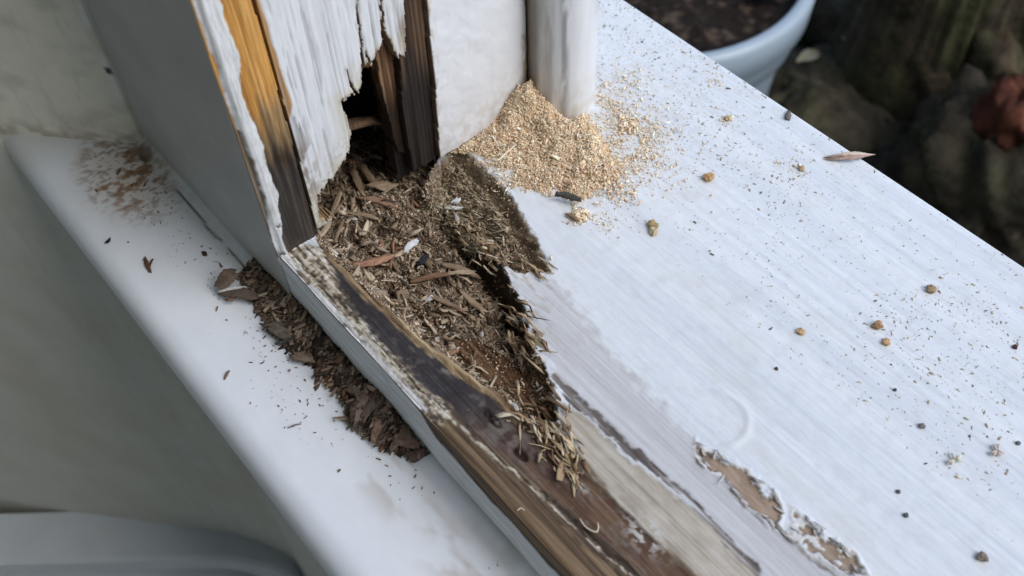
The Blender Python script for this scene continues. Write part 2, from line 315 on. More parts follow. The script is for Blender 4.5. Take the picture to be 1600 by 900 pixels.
    m = (1-ss(wd*.6, wd*1.3, dt)); g9 = fbm(x*60, y*1200, 98)
    C = mix(C, m, ramp(ss(.2, .8, g9), [(.14, .085, .045), (.34, .235, .135), (.50, .38, .235)])); Z = Z+m*.0008*(1-ss(0, wd, dt))+m*(g9-.5)*.0006
    # tunnel hole of an insect in the ridge
    hx, hy = atz(629, 491)[:2]; hh = 1-ss(.6, 1.2, np.hypot((x-hx)/.0022, (y-hy)/.0014)); C = mix(C, hh, (.02, .012, .008)); Z = Z-hh*.004
    for q, ln_ in (((768, 650), .0055), ((812, 705), .0045)):
        hx, hy = atz(*q)[:2]; hh = (1-ss(.5, 1.1, np.hypot((x-hx)/ln_, (y-hy)/.0017)))*ss(.3, .5, fbm(x*500, y*900, 99)); C = mix(C, hh, (.03, .018, .012)); Z = Z-hh*.0015
    # rotted hollow
    s = sdp(p_cav, x+wx*1.3, y+wy*.9)
    st = sdp(p_tro, x+wx*.9, y+wy*.6)
    lft = ss(.0, .004, y-.17)            # steeper on the far side
    depth = ss(0, .008, -s)
    n1 = fbm(x*130, y*240, 101); n2 = fbm(x*420, y*800, 102); n3 = fbm(x*50, y*60, 103)
    cav = -(.0035+.0085*depth)-.0015+(n1-.5)*.0085+(n2-.5)*.0042+(n3-.5)*.006
    tr = np.exp(-(dln(l_tren, X, Y)/.0045)**2); cav = cav-.015*tr
    ho = ins(sdp(p_hol, X, Y), .004); cav = cav*(1-ho)+ho*(-.0085+(fbm(x*30, y*300, 104)-.5)*.004+(n2-.5)*.0008)
    back = ss(-.262, -.275, x); cav = cav-back*.004
    jag = (fbm(x*260, y*260, 130)-.5)*.0048+(fbm(x*500, y*1400, 132)-.5)*.0016; wide = ss(.004, -.001, st); far = ss(-.004, .006, y-np.interp(x, l_div[:, 0], l_div[:, 1])-.006)
    mt = 1-ss(-.0016, .0003, st+jag*.25)
    dr = dln(l_cut, x+wx, y+wy); q_ = ss(.003, .006, dr); trough = -.0004-.0072*ss(-.0005, .0052, dr)-.0052*ss(.006, .015, dr)+((n1-.5)*.0046+(n2-.5)*.0028+(n3-.5)*.003)*q_+(fbm(x*40, y*700, 136)-.5)*.0012*(1-q_)
    Z = Z*(1-mt)+trough*mt; ct = ramp(ss(.15, .85, n2), [(.14, .09, .05), (.32, .23, .15), (.50, .40, .28)]); C = mix(C, 1-ss(-.0008, .0006, st+jag*.25), ct)
    cut = mt*ss(.0058, .0044, dr+jag*.2); C = mix(C, cut*.95, ramp(fbm(x*50, y*600, 107), [(.11, .078, .052), (.24, .175, .115), (.40, .31, .21)])); C = mix(C, mt*ss(.0016, .0006, dr), (.42, .35, .26))
    w1 = .0012+.0014*far+.0028*wide; mc = 1-ss(-w1, .0004+.0010*wide, s+jag*(.15*(1-far)+.35*far+.65*wide))
    Z = Z*(1-mc)+cav*mc
    cc = ramp(ss(.15, .85, .5*n2+.5*fbm(x*900, y*1400, 105)), [(.045, .028, .018), (.13, .085, .052), (.24, .17, .11), (.36, .28, .19)])
    ch = ramp(ss(.25, .75, fbm(x*40, y*1000, 106)), [(.05, .025, .013), (.12, .062, .032), (.21, .125, .07)])
    cc = cc*(1-ho[..., None])+ch*ho[..., None]
    wall_ = far*ss(-.0035, -.001, s)*(s < .002); cc = mix(cc, wall_*.85, ramp(fbm(x*70, y*700, 133), [(.035, .022, .014), (.10, .06, .035), (.22, .14, .085)])); cc = mix(cc, tr*.75, (.03, .02, .014))
    cm = 1-ss(-.0004+.0004*far, .0004+.0007*far, s+jag*(.15*(1-far)+.30*far+.4*wide)); C = mix(C, cm, cc); mc = np.maximum(mc, cm*.5)
    # torn fibres at the rim
    rim = np.exp(-(np.abs(s-.0006)/.0012)**2)*(y > .15)*ss(.4, .6, fbm(x*60, y*900, 108)); C = mix(C, rim*.7, (.42, .31, .19)); Z = Z+rim*.0006
    # dirt specks in the paint
    return Z, C, s, st

xs = np.concatenate([np.linspace(-.62, -.302, 40), np.arange(-.30, .012, .00042), np.linspace(.014, .30, 60), np.linspace(.33, 1.6, 20)])
dro = np.concatenate([np.linspace(-.036, -.0035, 26), -np.linspace(.0032, .0002, 9)])
ys = np.arange(YI, YO-.0029, .00045)
nose = np.linspace(0, math.pi/2, 8)
def sill_grid():
    X, Y = np.meshgrid(xs, ys, indexing='ij')
    Z, C, s, st = base_surface(X, Y)
    edge = np.clip((YI+.0016-Y)/.0016, 0, 1); Z = Z-.0011*edge**2
    # ragged outer lip: the top edge wavers
    Xd, Dd = np.meshgrid(xs, dro, indexing='ij'); wob = (fbm(Xd*35, Xd*0, 120)-.5)*.0014
    Yd = YI-.0003+(fbm(Xd*40, Dd*40, 121)-.5)*.0008+wob*ss(-.012, 0, Dd)+.002*ss(-.030, -.036, Dd)*-1
    Cd = const(np.zeros(Xd.size), (.76, .77, .77)).reshape(*Xd.shape, 3)
    g = fbm(Xd*18, Dd*900, 122)
    bl = -.0012-.0085*ss(-.165, -.150, Xd)*(.75+.5*fbm(Xd*70, Xd*0, 123)); mb = ss(-.0004, .0004, Dd-bl)
    Cd = mix(Cd, mb, ramp(ss(.2, .8, g), [(.05, .032, .022), (.16, .10, .06), (.27, .18, .105)]))
    Cd = mix(Cd, np.exp(-((Dd-bl+.0003)/.0004)**2)*.7, (.16, .13, .10))
    Cd = mix(Cd, ss(-.022, -.035, Dd)*ss(.4, .62, fbm(Xd*90, Dd*120, 124))*.5, (.42, .38, .32))
    Zd = Dd-.0011
    # far edge, rounded over to the front
    r = .003; Xn, An = np.meshgrid(xs, nose, indexing='ij'); Yn = YO-r+r*np.sin(An); Zn = -r+r*np.cos(An)
    _, Cn, _, _ = base_surface(Xn, np.full_like(Xn, YO-r)); 
    Yn = np.concatenate([Yn, np.full((len(xs), 1), YO)], 1); Zn = np.concatenate([Zn, np.full((len(xs), 1), -.04)], 1)
    Cn = np.concatenate([Cn, Cn[:, -1:]], 1); Xn = np.concatenate([Xn, Xn[:, -1:]], 1)
    XX = np.concatenate([Xd, X, Xn], 1); YY = np.concatenate([Yd, Y, Yn], 1); ZZ = np.concatenate([Zd, Z, Zn], 1); CC = np.concatenate([Cd, C, Cn], 1)
    big = 1.0
    S = np.concatenate([np.full(Xd.shape, big), s, np.full(Xn.shape, big)], 1); T = np.concatenate([np.full(Xd.shape, big), st, np.full(Xn.shape, big)], 1)
    return XX, YY, ZZ, CC, S, T
XX, YY, ZZ, CC, SS_, TT_ = sill_grid()
nu, nv = XX.shape
V = np.stack([XX, YY, ZZ], -1).reshape(-1, 3); C = CC.reshape(-1, 3)
cx = lambda A: (A[:-1, :-1]+A[1:, 1:])*.5
fs, ft = cx(SS_), cx(TT_); fx, fy = cx(XX), cx(YY)
core = (fs < .0006) | (ft < .0006)
# the rail ends where the dark strip meets the pale strip
rail = (~core) & (fy < np.interp(fx, l_div[:, 0], l_div[:, 1]))
sill = ~(core | rail)
for nm, msk, mt_ in (('outer_sill', sill, M_sill), ('bottom_rail', rail, M_wood), ('rotted_core', core, M_core)):
    v_, f_, c_ = compact(V, gridfaces(nu, nv, msk), C)
    o = mk(nm, v_, f_, mt_, frame, c_)
    if nm == 'bottom_rail': o['label'] = 'dark stripped rail with a flaky white ridge and bare brown lip'
    if nm == 'rotted_core': o['label'] = 'crumbling brown hollow of rotten wood'
    if nm == 'outer_sill': o['label'] = 'wide white sill board with a grey washed strip and peeling patches'
def hgt(x, y):
    x = np.atleast_1d(np.asarray(x, float)); y = np.atleast_1d(np.asarray(y, float))
    return base_surface(x, y)[0]

# ---- jamb, facing along the sill
ZT = 2.19
zs = np.concatenate([np.arange(-.012, .135, .00045), np.linspace(.138, ZT, 30)])
def face_grid(y0, y1, x, col_fn, cut_fn, name, mat, th, step=.00045, rimc=None):
    yy = np.arange(y0, y1+step*.5, step); Yg, Zg = np.meshgrid(yy, zs, indexing='ij')
    Cg, dx = col_fn(Yg, Zg); keep = cut_fn(cx(Yg), cx(Zg)) if cut_fn else np.ones(cx(Yg).shape, bool)
    V = np.stack([x+dx, Yg, Zg], -1).reshape(-1, 3)
    v_, f_, c_ = compact(V, gridfaces(len(yy), len(zs), keep), Cg.reshape(-1, 3))
    v_, f_, c_ = thick(v_, f_, c_, (-th, 0, 0), rimc)
    return mk(name, v_, f_, mat, frame, c_)
def warp(y, z, a=.0006, s=1):
    return y+(fbm(y*500*s, z*120*s, 201)-.5)*2*a, z+(fbm(y*1300*s, z*60*s, 202)-.5)*3*a
# corner post strip
l_wl = PX([(301, -20), (306, 0), (320, 45), (334, 85), (345, 120), (359, 165), (375, 200), (390, 240), (401, 270), (411, 300), (420, 340), (428, 385)])
l_wr = PX([(336, -20), (343, 0), (357, 45), (373, 85), (374, 120), (383, 150), (398, 190), (409, 225), (420, 260), (431, 300), (441, 335), (442, 372)])
l_cr = PX([(386, -30), (394, 0), (407, 40), (420, 85), (429, 118), (440, 160), (455, 210), (467, 260), (480, 310), (490, 348)])
def c_post(y, z):
    wy_, wz = warp(y, z, .0007); wy_ = wy_+(fbm(y*160, z*130, 216)-.5)*.003; lo = np.interp(z, l_wl[::-1, 1], l_wl[::-1, 0]); hi = np.interp(z, l_wr[::-1, 1], l_wr[::-1, 0])
    g = fbm(y*1100, z*26, 211); g2 = fbm(y*400, z*60, 212)
    org = ramp(ss(.2, .8, g), [(.36, .165, .04), (.60, .29, .07), (.72, .40, .13)])
    mid = ramp(ss(.2, .8, g), [(.13, .075, .035), (.27, .17, .08), (.40, .28, .16)])
    blk = ramp(ss(.2, .8, g), [(.026, .021, .018), (.045, .037, .031), (.085, .068, .055)])
    t = z+(g2-.5)*.03+(y-.095)*.4
    a = ss(.078, .058, t)[..., None]; C = org*(1-a)+mid*a; b = ss(.062, .040, t)[..., None]; C = C*(1-b)+blk*b
    kn = np.exp(-(((y-np.interp(z, l_cr[::-1, 1], l_cr[::-1, 0])+.006)/.003)**2+((z-.043)/.006)**2)); C = mix(C, kn*.85, (.02, .012, .01))
    m = ss(-.0004, .0004, wy_-lo)*ss(-.0004, .0004, hi-wy_)
    n = fbm(y*260, z*200, 213); m = m*(1-ss(.66, .74, n)*ss(.05, .02, z))
    C = mix(C, m, ramp(n, [(.52, .50, .46), (.70, .70, .69), (.78, .78, .77)]))
    lft = ss(-.0003, .0005, lo-wy_); lowbrown = ramp(g, [(.06, .045, .03), (.20, .15, .10), (.45, .40, .34)]); q = (lft*ss(.070, .058, z))[..., None]; C = C*(1-q)+lowbrown*q
    d = m*.0006+(g-.5)*.0007-kn*.0015
    e = ss(.0018, 0, y-YI); d = d-e*.0016
    bot = ss(.006, 0, z)*ss(.4, .6, fbm(y*600, z*400, 214)); C = mix(C, bot*.8, (.07, .05, .04))
    return C, d
face_grid(YI-.0010, .1075+.012, XP, c_post, lambda y, z: (y < np.interp(z, l_cr[::-1, 1], l_cr[::-1, 0])-.0004+(fbm(y*0, z*120, 215)-.5)*.0005) & (z > -.006), 'corner_strip', M_woodv, .0110)['label'] = 'corner strip of orange wood going black, with a streak of white paint'
# flaking face board with the hole
p_hole = PX([(500, 345), (498, 306), (516, 286), (533, 262), (547, 236), (549, 205), (541, 178), (533, 157), (545, 150), (560, 146), (566, 132), (566, 104), (572, 100), (580, 104), (584, 94), (590, 78), (597, 76), (601, 50), (610, 62), (622, 90), (635, 90), (632, -25), (640, -60), (800, -60), (800, 345)])
p_hole[:, 0] += 0
l_sp = [PX([(558, 148), (548, 128), (541, 108)]), PX([(568, 102), (564, 60), (560, 20), (556, -20)]), PX([(600, 60), (598, 20), (596, -30)]), PX([(578, 100), (572, 80)])]
def c_face(y, z):
    g = fbm(y*1000, z*22, 221, 5); g2 = fbm(y*330, z*40, 222); C = ramp(ss(.15, .85, g), [(.65, .655, .67), (.73, .735, .745), (.78, .78, .785)])
    C = mix(C, ss(.62, .8, fbm(y*600, z*45, 223))*.35, (.42, .41, .42))
    lc = np.interp(z, l_cr[::-1, 1], l_cr[::-1, 0]); wy_, wz = warp(y, z, .0009)
    orw = np.interp(z, [.0, .058, .064, .075, .09, .112, .2], [.0003, .0003, .0035, .0030, .0026, .0018, .001])
    C = mix(C, ss(.0004, -.0004, wy_-lc-orw)*(z > .055), ramp(g, [(.30, .16, .06), (.52, .30, .12), (.45, .25, .10)]))
    gm = ss(.010, .003, wy_-lc)*ss(.056, .040, z)*ss(.36, .5, fbm(y*250, z*110, 224)); C = mix(C, gm*.9, ramp(g, [(.09, .07, .055), (.26, .21, .16), (.45, .40, .33)]))
    dk = ss(.45, .55, fbm(y*700, z*60, 225))*np.exp(-(((y-lc-.004)/.0018)**2+((z-.060)/.012)**2)); C = mix(C, dk, (.12, .10, .09))
    low = ss(.050, .020, z+(.12-y)*.5); C = mix(C, low*.35, (.66, .62, .53)); C = mix(C, low*ss(.62, .7, fbm(y*900, z*900, 226))*.8, (.30, .24, .18))
    s = sdp(p_hole, y, z); C = mix(C, ss(.0045, .0, s)*.35*(z < .07), (.62, .57, .45))
    d = (g-.5)*.00022+(g2-.5)*.00008; hair = ss(.63, .69, fbm(y*1500, z*28, 229)); C = mix(C, hair*.45, (.30, .28, .26)); d = d-hair*.0003
    for L in l_sp:
        k = np.exp(-(dln(L, y+(fbm(y*0, z*200, 227)-.5)*.0012, z)/.0006)**2); C = mix(C, k*.6, (.30, .26, .20))
    C = mix(C, ss(.009, .0, s)*ss(.40, .6, fbm(y*300, z*120, 230))*.55, (.55, .50, .37)); edge_ = ss(.0012, .0002, s); C = mix(C, edge_*.6, (.34, .25, .15))
    sl = np.interp(z, [.05, .06, .12], [0, 1, 1])*ss(.118, .146, y); st_ = ss(.58, .70, fbm(y*800, z*30, 228))*sl; C = mix(C, st_*.5, (.28, .26, .24)); d = d-st_*.0006
    C = mix(C, np.exp(-(((y-.1505)/.002)**2+((z-.071)/.006)**2))*.8*ss(.3, .6, g), (.25, .19, .12))
    return C, d-.0002
def cut_face(y, z):
    lc = np.interp(z, l_cr[::-1, 1], l_cr[::-1, 0]); s = sdp(p_hole, y+(fbm(y*500, z*160, 231)-.5)*.0012, z+(np.floor(fbm(y*900, z*12, 232)*7)/7-.5)*.0062+(fbm(y*2200, z*70, 233)-.5)*.0016)
    for L in l_sp:
        t = np.clip((z-L[0, 1])/(L[-1, 1]-L[0, 1]), 0, 1); s = np.where((dln(L, y+(fbm(y*0, z*260, 227)-.5)*.0014, z) < .00062*(1-t)+.00012) & (fbm(y*0, z*150, 235) > .28), -1, s)
    return (y > lc+.0010+(fbm(y*0, z*90, 233)-.5)*.0006) & (s > 0) & (z > .002)
face_grid(.084, .1625, XP, c_face, cut_face, 'face_board', M_face, .007, rimc=(.34, .23, .13))['label'] = 'white flaking board with a splintered hole at its foot'
# raw wood layer behind the paint face: shows as tan and brown rims round the hole
def c_back(y, z):
    g = fbm(y*1200, z*25, 241); C = ramp(ss(.15, .85, g), [(.035, .018, .010), (.12, .058, .026), (.26, .14, .065)])
    C = mix(C, ss(.128, .116, y)*.8, ramp(g, [(.12, .065, .032), (.27, .16, .08), (.42, .28, .15)])); C = mix(C, ss(.118, .130, y)*ss(.060, .045, z)*.93, (.012, .010, .010)); return C, (g-.5)*.001
p_hb = PX([(470, 365), (474, 318), (505, 294), (538, 264), (551, 222), (552, 200), (548, 180), (543, 165), (556, 150), (567, 122), (598, 120), (606, 126), (616, 165), (622, 200), (632, 235), (638, 300), (660, 345)])
def cut_back(y, z):
    s = sdp(p_hb, y+(fbm(y*900, z*80, 242)-.5)*.0018, z+(fbm(y*1300, z*70, 243)-.5)*.003)
    return (s > 0) & (z > -.006) & ((z > .024) | (y > .132)) & (y < .162)
face_grid(.100, .163, XP-.0073, c_back, cut_back, 'inner_timber', M_woodv, .006)['label'] = 'raw brown timber torn open round the hole'
# dark upright board on the right of the hole
def c_dk(y, z):
    g = fbm(y*1300, z*16, 251); C = ramp(ss(.2, .85, g), [(.020, .012, .009), (.060, .034, .022), (.16, .095, .055)])
    b = ss(.062, .040, z+(g-.5)*.02)[..., None]; C = C*(1-b)+ramp(g, [(.008, .007, .007), (.022, .017, .015), (.060, .038, .026)])*b
    re = ss(.0018, .0, np.interp(z, [0, .12], [.1592, .1625])-y)*ss(.035, .06, z); C = mix(C, re*.6, (.36, .25, .15)); return C, (g-.5)*.0016
lk = PX([(626, -30), (628, 90), (634, 170), (648, 258)]); rk = PX([(664, -10), (676, 120), (686, 250)])
def cut_dk(y, z):
    l = np.interp(z, lk[::-1, 1], lk[::-1, 0])+(fbm(y*0, z*70, 252)-.5)*.002; r = np.interp(z, rk[::-1, 1], rk[::-1, 0])
    return (y > l) & (y < r) & (z > -.001+(fbm(y*900, z*0, 253)-.5)*.004)
face_grid(.136, .164, XP-.0022, c_dk, cut_dk, 'dark_upright', M_woodv, .014)['label'] = 'dark brown bare upright beside the hole'
# brown torn tongue hanging inside the hole
p_tg = PX([(600, 56), (612, 50), (622, 70), (628, 95), (634, 150), (646, 210), (650, 250), (634, 250), (620, 190), (606, 130), (600, 95)])
def c_tg(y, z):
    g = fbm(y*1000, z*22, 256); C = ramp(ss(.15, .85, g), [(.06, .03, .017), (.17, .085, .038), (.30, .19, .11)]); return mix(C, ss(.052, .030, z)*.92, (.022, .014, .010)), (g-.5)*.0015
face_grid(.130, .160, XP-.0055, c_tg, lambda y, z: sdp(p_tg, y+(fbm(y*600, z*90, 257)-.5)*.0016, z) < 0, 'torn_tongue', M_woodv, .0045)
# smooth white board on the right
def c_wb(y, z):
    g = fbm(y*60, z*40, 261); C = const(np.zeros(y.size), (.76, .76, .765)).reshape(*y.shape, 3); C = mix(C, ss(.4, .8, g)*.15, (.68, .68, .68))
    e = ss(.0035, 0, .2055-y)*ss(.3, .6, fbm(y*500, z*140, 262)); C = mix(C, e*.85, (.36, .24, .13))
    e = ss(.004, 0, y-np.interp(z, rk[::-1, 1], rk[::-1, 0]))*ss(.5, .62, fbm(y*600, z*200, 263)); C = mix(C, e*.7, (.50, .40, .28))
    low = ss(.030, .010, z-(y-.18)*.3); C = mix(C, low*.45*ss(.3, .7, fbm(y*300, z*300, 264)), (.55, .48, .38)); return C, (fbm(y*160, z*120, 265)-.5)*.0008
face_grid(.157, .2062, XP+.0008, c_wb, lambda y, z: (y > np.interp(z, rk[::-1, 1], rk[::-1, 0])+.0003+(fbm(y*0, z*160, 266)-.5)*.0009) & (z > .0018+(fbm(y*300, z*0, 267)-.5)*.002), 'reveal_board', M_gloss, .014, rimc=(.22, .15, .09))
# rounded bead at the outer corner
def bead():
    cxy = (-.2475, .2205); r = .0155; A = np.linspace(math.radians(200), math.radians(-100), 60)[::-1]
    prof = [(cxy[0]-.012, .2068), (cxy[0]-.002, .2068)]+[(cxy[0]+.0185*math.cos(a), cxy[1]+r*math.sin(a)) for a in np.linspace(math.radians(-75), math.radians(80), 50)]+[(cxy[0]-.02, .2355), (-.30, .2355)]
    P = np.array(prof); zz = np.concatenate([np.arange(-.001, .135, .0012), np.linspace(.14, ZT, 12)])
    I, Zg = np.meshgrid(np.arange(len(P)), zz, indexing='ij'); X = P[I, 0]; Y = P[I, 1]
    q = I/len(P); C = const(np.zeros(X.size), (.75, .755, .76)).reshape(*X.shape, 3)
    st = ss(.50, .66, fbm(Y*500, Zg*25, 271))*ss(.34, .22, q); C = mix(C, st*.55, (.30, .29, .29))
    C = mix(C, ss(.30, .08, q)*.45, (.50, .46, .38))
    C = mix(C, ss(.09, .02, q)*.9, (.14, .10, .06))
    C = mix(C, np.exp(-((q-.27)/.035)**2)*ss(.40, .6, fbm(Y*600, Zg*60, 272))*.7, (.17, .16, .17))
    C = mix(C, ss(.030, .0, Zg)*.4*ss(.35, .65, fbm(X*300+Y*300, Zg*300, 273)), (.55, .47, .35))
    k = (fbm(Y*300, Zg*20, 274)-.5)*.0006; X = X+k
    return mk('corner_bead', np.stack([X, Y, Zg], -1).reshape(-1, 3), gridfaces(len(P), len(zz)), M_gloss, frame, C.reshape(-1, 3))
bead()
# solid body of the jamb: side towards the room, its shade put into a grey colour, dark hollow inside
V, f = box(-.46, -.2516, YI-.0013, .0885, -.038, ZT); o = mk('jamb_side', V, f, M_jside, frame, smooth=False); bev(o, .0008); o['label'] = 'smooth painted side of the post, facing the room, coloured grey for shade'
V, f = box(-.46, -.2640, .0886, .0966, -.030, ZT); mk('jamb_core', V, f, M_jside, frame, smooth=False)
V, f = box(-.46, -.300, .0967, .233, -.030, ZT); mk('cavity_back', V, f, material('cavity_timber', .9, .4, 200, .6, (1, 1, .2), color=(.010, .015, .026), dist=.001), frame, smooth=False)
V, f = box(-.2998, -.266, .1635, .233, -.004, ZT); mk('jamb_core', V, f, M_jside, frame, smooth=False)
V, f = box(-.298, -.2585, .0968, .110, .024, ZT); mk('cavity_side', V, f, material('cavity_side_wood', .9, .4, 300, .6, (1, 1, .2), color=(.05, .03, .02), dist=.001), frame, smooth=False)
# cross strip inside the hollow
def bar(name, a, b, wy, wz, mat, parent, c, seed=0, n=24, col=None):
    a = np.array(a, float); b = np.array(b, float); t = np.linspace(0, 1, n); d = b-a; d /= np.linalg.norm(d)
    s = np.cross(d, [0, 0, 1]); s = s/np.linalg.norm(s) if np.linalg.norm(s) > 1e-3 else np.array([1., 0, 0]); u = np.cross(s, d)
    V = []; Cc = []
    for i, k in enumerate(t):
        p = a+(b-a)*k; j = 8
        for q in range(j):
            an = 2*math.pi*q/j; rr = 1+.35*(vn(np.array([k*9.]), np.array([q*1.3]), seed)[0]-.5)*2
            V.append(p+s*wy*rr*math.cos(an)+u*wz*rr*math.sin(an)); Cc.append(np.array(c)*(.6+.8*vn(np.array([k*14.]), np.array([q*3.]), seed+5)[0]))
    F_ = [(i*8+q, i*8+(q+1) % 8, (i+1)*8+(q+1) % 8, (i+1)*8+q) for i in range(n-1) for q in range(8)]+[tuple(range(8))[::-1], tuple(range((n-1)*8, n*8))]
    return mk(name, V, F_, mat, parent, np.array(Cc))
q0 = atx(546, 190, -.266); q1 = atx(640, 192, -.266)
bar('cross_strip', q0+np.array([0, -.004, 0]), q1+np.array([0, .01, 0]), .0030, .0016, M_core, frame, (.13, .08, .05), 7)

# ------------------------------------------------------------------ inner ledge
def ledge():
    xs_ = np.concatenate([np.linspace(-.62, -.455, 20), np.arange(-.45, .06, .0009), np.linspace(.08, 1.6, 20)])
    r = .010; y_e = .0300; prof = [(y, 0.) for y in np.linspace(.0850, y_e+r, 56)]
    prof += [(y_e+r-r*math.sin(a), -r*.95+r*.95*math.cos(a)) for a in np.linspace(.1, math.pi/2, 14)]+[(y_e, -.015), (y_e, -.0185), (y_e+.002, -.0215), (y_e+.012, -.022), (.075, -.022)]
    P = np.array(prof); I, X = np.meshgrid(np.arange(len(P)), xs_, indexing='ij'); Y = P[I, 0]; Z = ZL+P[I, 1]
    fil = .004*ss(.0745, .0835, Y)*(P[I, 1] > -.001); Z = Z+fil+(fbm(X*20, Y*60, 301)-.5)*.0008*(P[I, 1] > -.001)
    C = const(np.zeros(X.size), (.79, .84, .90)).reshape(*X.shape, 3)
    C = mix(C, ss(.5, .8, fbm(X*14, Y*160, 302))*.12, (.62, .63, .65))
    # damp brown staining beside the plaster
    s1 = atz(200, 270, ZL)[:2]; d = np.hypot((X-s1[0])/.030, (Y-s1[1])/.018)
    C = mix(C, ss(1.7, .3, d)*.5, (.58, .47, .34))
    n = fbm(X*260, Y*200, 303, 3); C = mix(C, ss(1.35, .5, d)*ss(.53, .64, n)*.9, (.30, .155, .06))
    C = mix(C, ss(1.5, .6, d)*ss(.57, .62, fbm(X*520, Y*420, 304, 2))*.6, (.17, .085, .04))
    b = ((X-atz(228, 243, ZL)[0])/.006)**2+((Y-atz(228, 243, ZL)[1])/.0035)**2; C = mix(C, ss(1.4, .4, b)*.85, (.09, .045, .018))
    C = mix(C, ss(-.385, -.42, X)*.5, (.52, .49, .40))  # far end greyed: shade painted into the ledge colour
    # grime and painted-in shadow next to the frame, hairline crack in the caulk
    C = mix(C, ss(.070, .080, Y)*ss(.35, .7, fbm(X*70, Y*70, 305))*.45, (.45, .40, .34))
    cr = np.abs(Y-(.0768+.0016*(fbm(X*90, X*0, 306)-.5))); mc = (1-ss(.0002, .0006, cr))*(X < -.262)*(X > -.345)*ss(.3, .42, fbm(X*70, X*0, 307)); C = mix(C, mc*.9, (.05, .04, .03)); Z = Z-mc*.0012
    wr = ss(.076, .068, Y)*ss(.05, .065, Y); C = mix(C, wr*ss(.45, .62, fbm(X*45, Y*120, 308))*.55*(X > -.17), (.40, .33, .27))  # brown grime, strengthened to paint the shadow beside the drop face
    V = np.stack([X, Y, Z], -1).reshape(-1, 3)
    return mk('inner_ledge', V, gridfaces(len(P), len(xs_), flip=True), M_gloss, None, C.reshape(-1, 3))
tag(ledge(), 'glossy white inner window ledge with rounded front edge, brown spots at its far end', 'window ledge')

# ribbed panel low on the plaster
def panel():
    K = np.array([-.412, .0490]); d = np.array([-.630, -.7766]); nn = np.array([.7766, -.630])
    r = .065; zt = -.500; s0 = -.012; s1 = .95; zb = -1.05; pts = []
    for off, ins_ in ((-.03, 0), (.012, 0), (.015, .003), (.015, .022), (.007, .026), (.007, .034), (.015, .038), (.015, .053), (.007, .0535), (.007, .054), (.015, .0545)):
        row = [(s1, zt-ins_)]+[(s0+r-(r-ins_)*math.sin(a), zt-r+(r-ins_)*math.cos(a)) for a in np.linspace(0, math.pi/2, 20)]+[(s0+ins_, zb)] if ins_ < r else [(s1, zt-ins_)]+[(s0+ins_, zt-ins_)]*20+[(s0+ins_, zb)]
        pts.append([(K[0]+d[0]*s+nn[0]*(off+.0015), K[1]+d[1]*s+nn[1]*(off+.0015), z) for s, z in row])
    n = len(pts[0]); V = [p for r_ in pts for p in r_]; k = len(pts)
    f = [(i*n+j, i*n+j+1, (i+1)*n+j+1, (i+1)*n+j) for i in range(k-1) for j in range(n-1)]; f.append(tuple(range((k-1)*n, k*n)))
    o = mk('ribbed_panel', V, f, material('grey_white_enamel', .4, .05, 30, .1, color=(.58, .62, .65)), None, smooth=False)
    return tag(o, 'pale ribbed panel with a rounded upper corner, low in the dim lower left', 'panel')
panel()

# ------------------------------------------------------------------ loose pieces
rs = np.random.RandomState(11)
def shards(n_, pos, ln, wd, th, cols, yaw, pitch=.35, roll=.8, jag=.35, seed=1, bendk=.12):
    """n small tapered splinters as one vertex/face batch. pos (n,3); ln, wd, th (n,); yaw (n,)"""
    r = np.random.RandomState(seed)
    base = np.array([(-1, -1, -1), (-1, 1, -1), (-1, 1, 1), (-1, -1, 1), (0, -1, -1), (0, 1, -1), (0, 1, 1), (0, -1, 1), (1, -1, -1), (1, 1, -1), (1, 1, 1), (1, -1, 1)], float)*.5
    B = np.tile(base, (n_, 1, 1)); t = r.uniform(.15, 1, (n_, 1)); B[:, 8:, 1] *= t; t = r.uniform(.4, 1, (n_, 1)); B[:, :4, 1] *= t
    B[:, :, :2] += r.uniform(-jag, jag, (n_, 12, 2))*.35; B[:, :, 2] += (r.uniform(-jag, jag, (n_, 12)))*.3
    bend = r.uniform(-1, 1, (n_, 1)); B = B*np.stack([ln, wd, th], -1)[:, None, :]
    B[:, 4:8, 2] += (bend*ln[:, None]*bendk)
    p = r.uniform(-pitch, pitch, n_); q = r.uniform(-roll, roll, n_)
    cy, sy, cp, sp, cq, sq = np.cos(yaw), np.sin(yaw), np.cos(p), np.sin(p), np.cos(q), np.sin(q)
    Rm = np.empty((n_, 3, 3)); Rm[:, 0] = np.stack([cy*cp, cy*sp*sq-sy*cq, cy*sp*cq+sy*sq], -1); Rm[:, 1] = np.stack([sy*cp, sy*sp*sq+cy*cq, sy*sp*cq-cy*sq], -1); Rm[:, 2] = np.stack([-sp, cp*sq, cp*cq], -1)
    B = np.einsum('nij,nkj->nki', Rm, B)+pos[:, None, :]
    fb = np.array([(0, 1, 2, 3)[::-1], (8, 9, 10, 11)]+[(a+0, a+(1), a+5, a+4) if False else (a, a+1, a+5, a+4) for a in ()], int)
    side = []
    for o_ in (0, 4):
        for a in range(4): b = (a+1) % 4; side.append((o_+a, o_+b, o_+4+b, o_+4+a))
    fb = np.concatenate([np.array([(3, 2, 1, 0), (8, 9, 10, 11)]), np.array(side)])
    Fc = (np.arange(n_)[:, None, None]*12+fb[None]).reshape(-1, 4)
    Cc = np.repeat(cols, 12, 0)
    return B.reshape(-1, 3), Fc, Cc
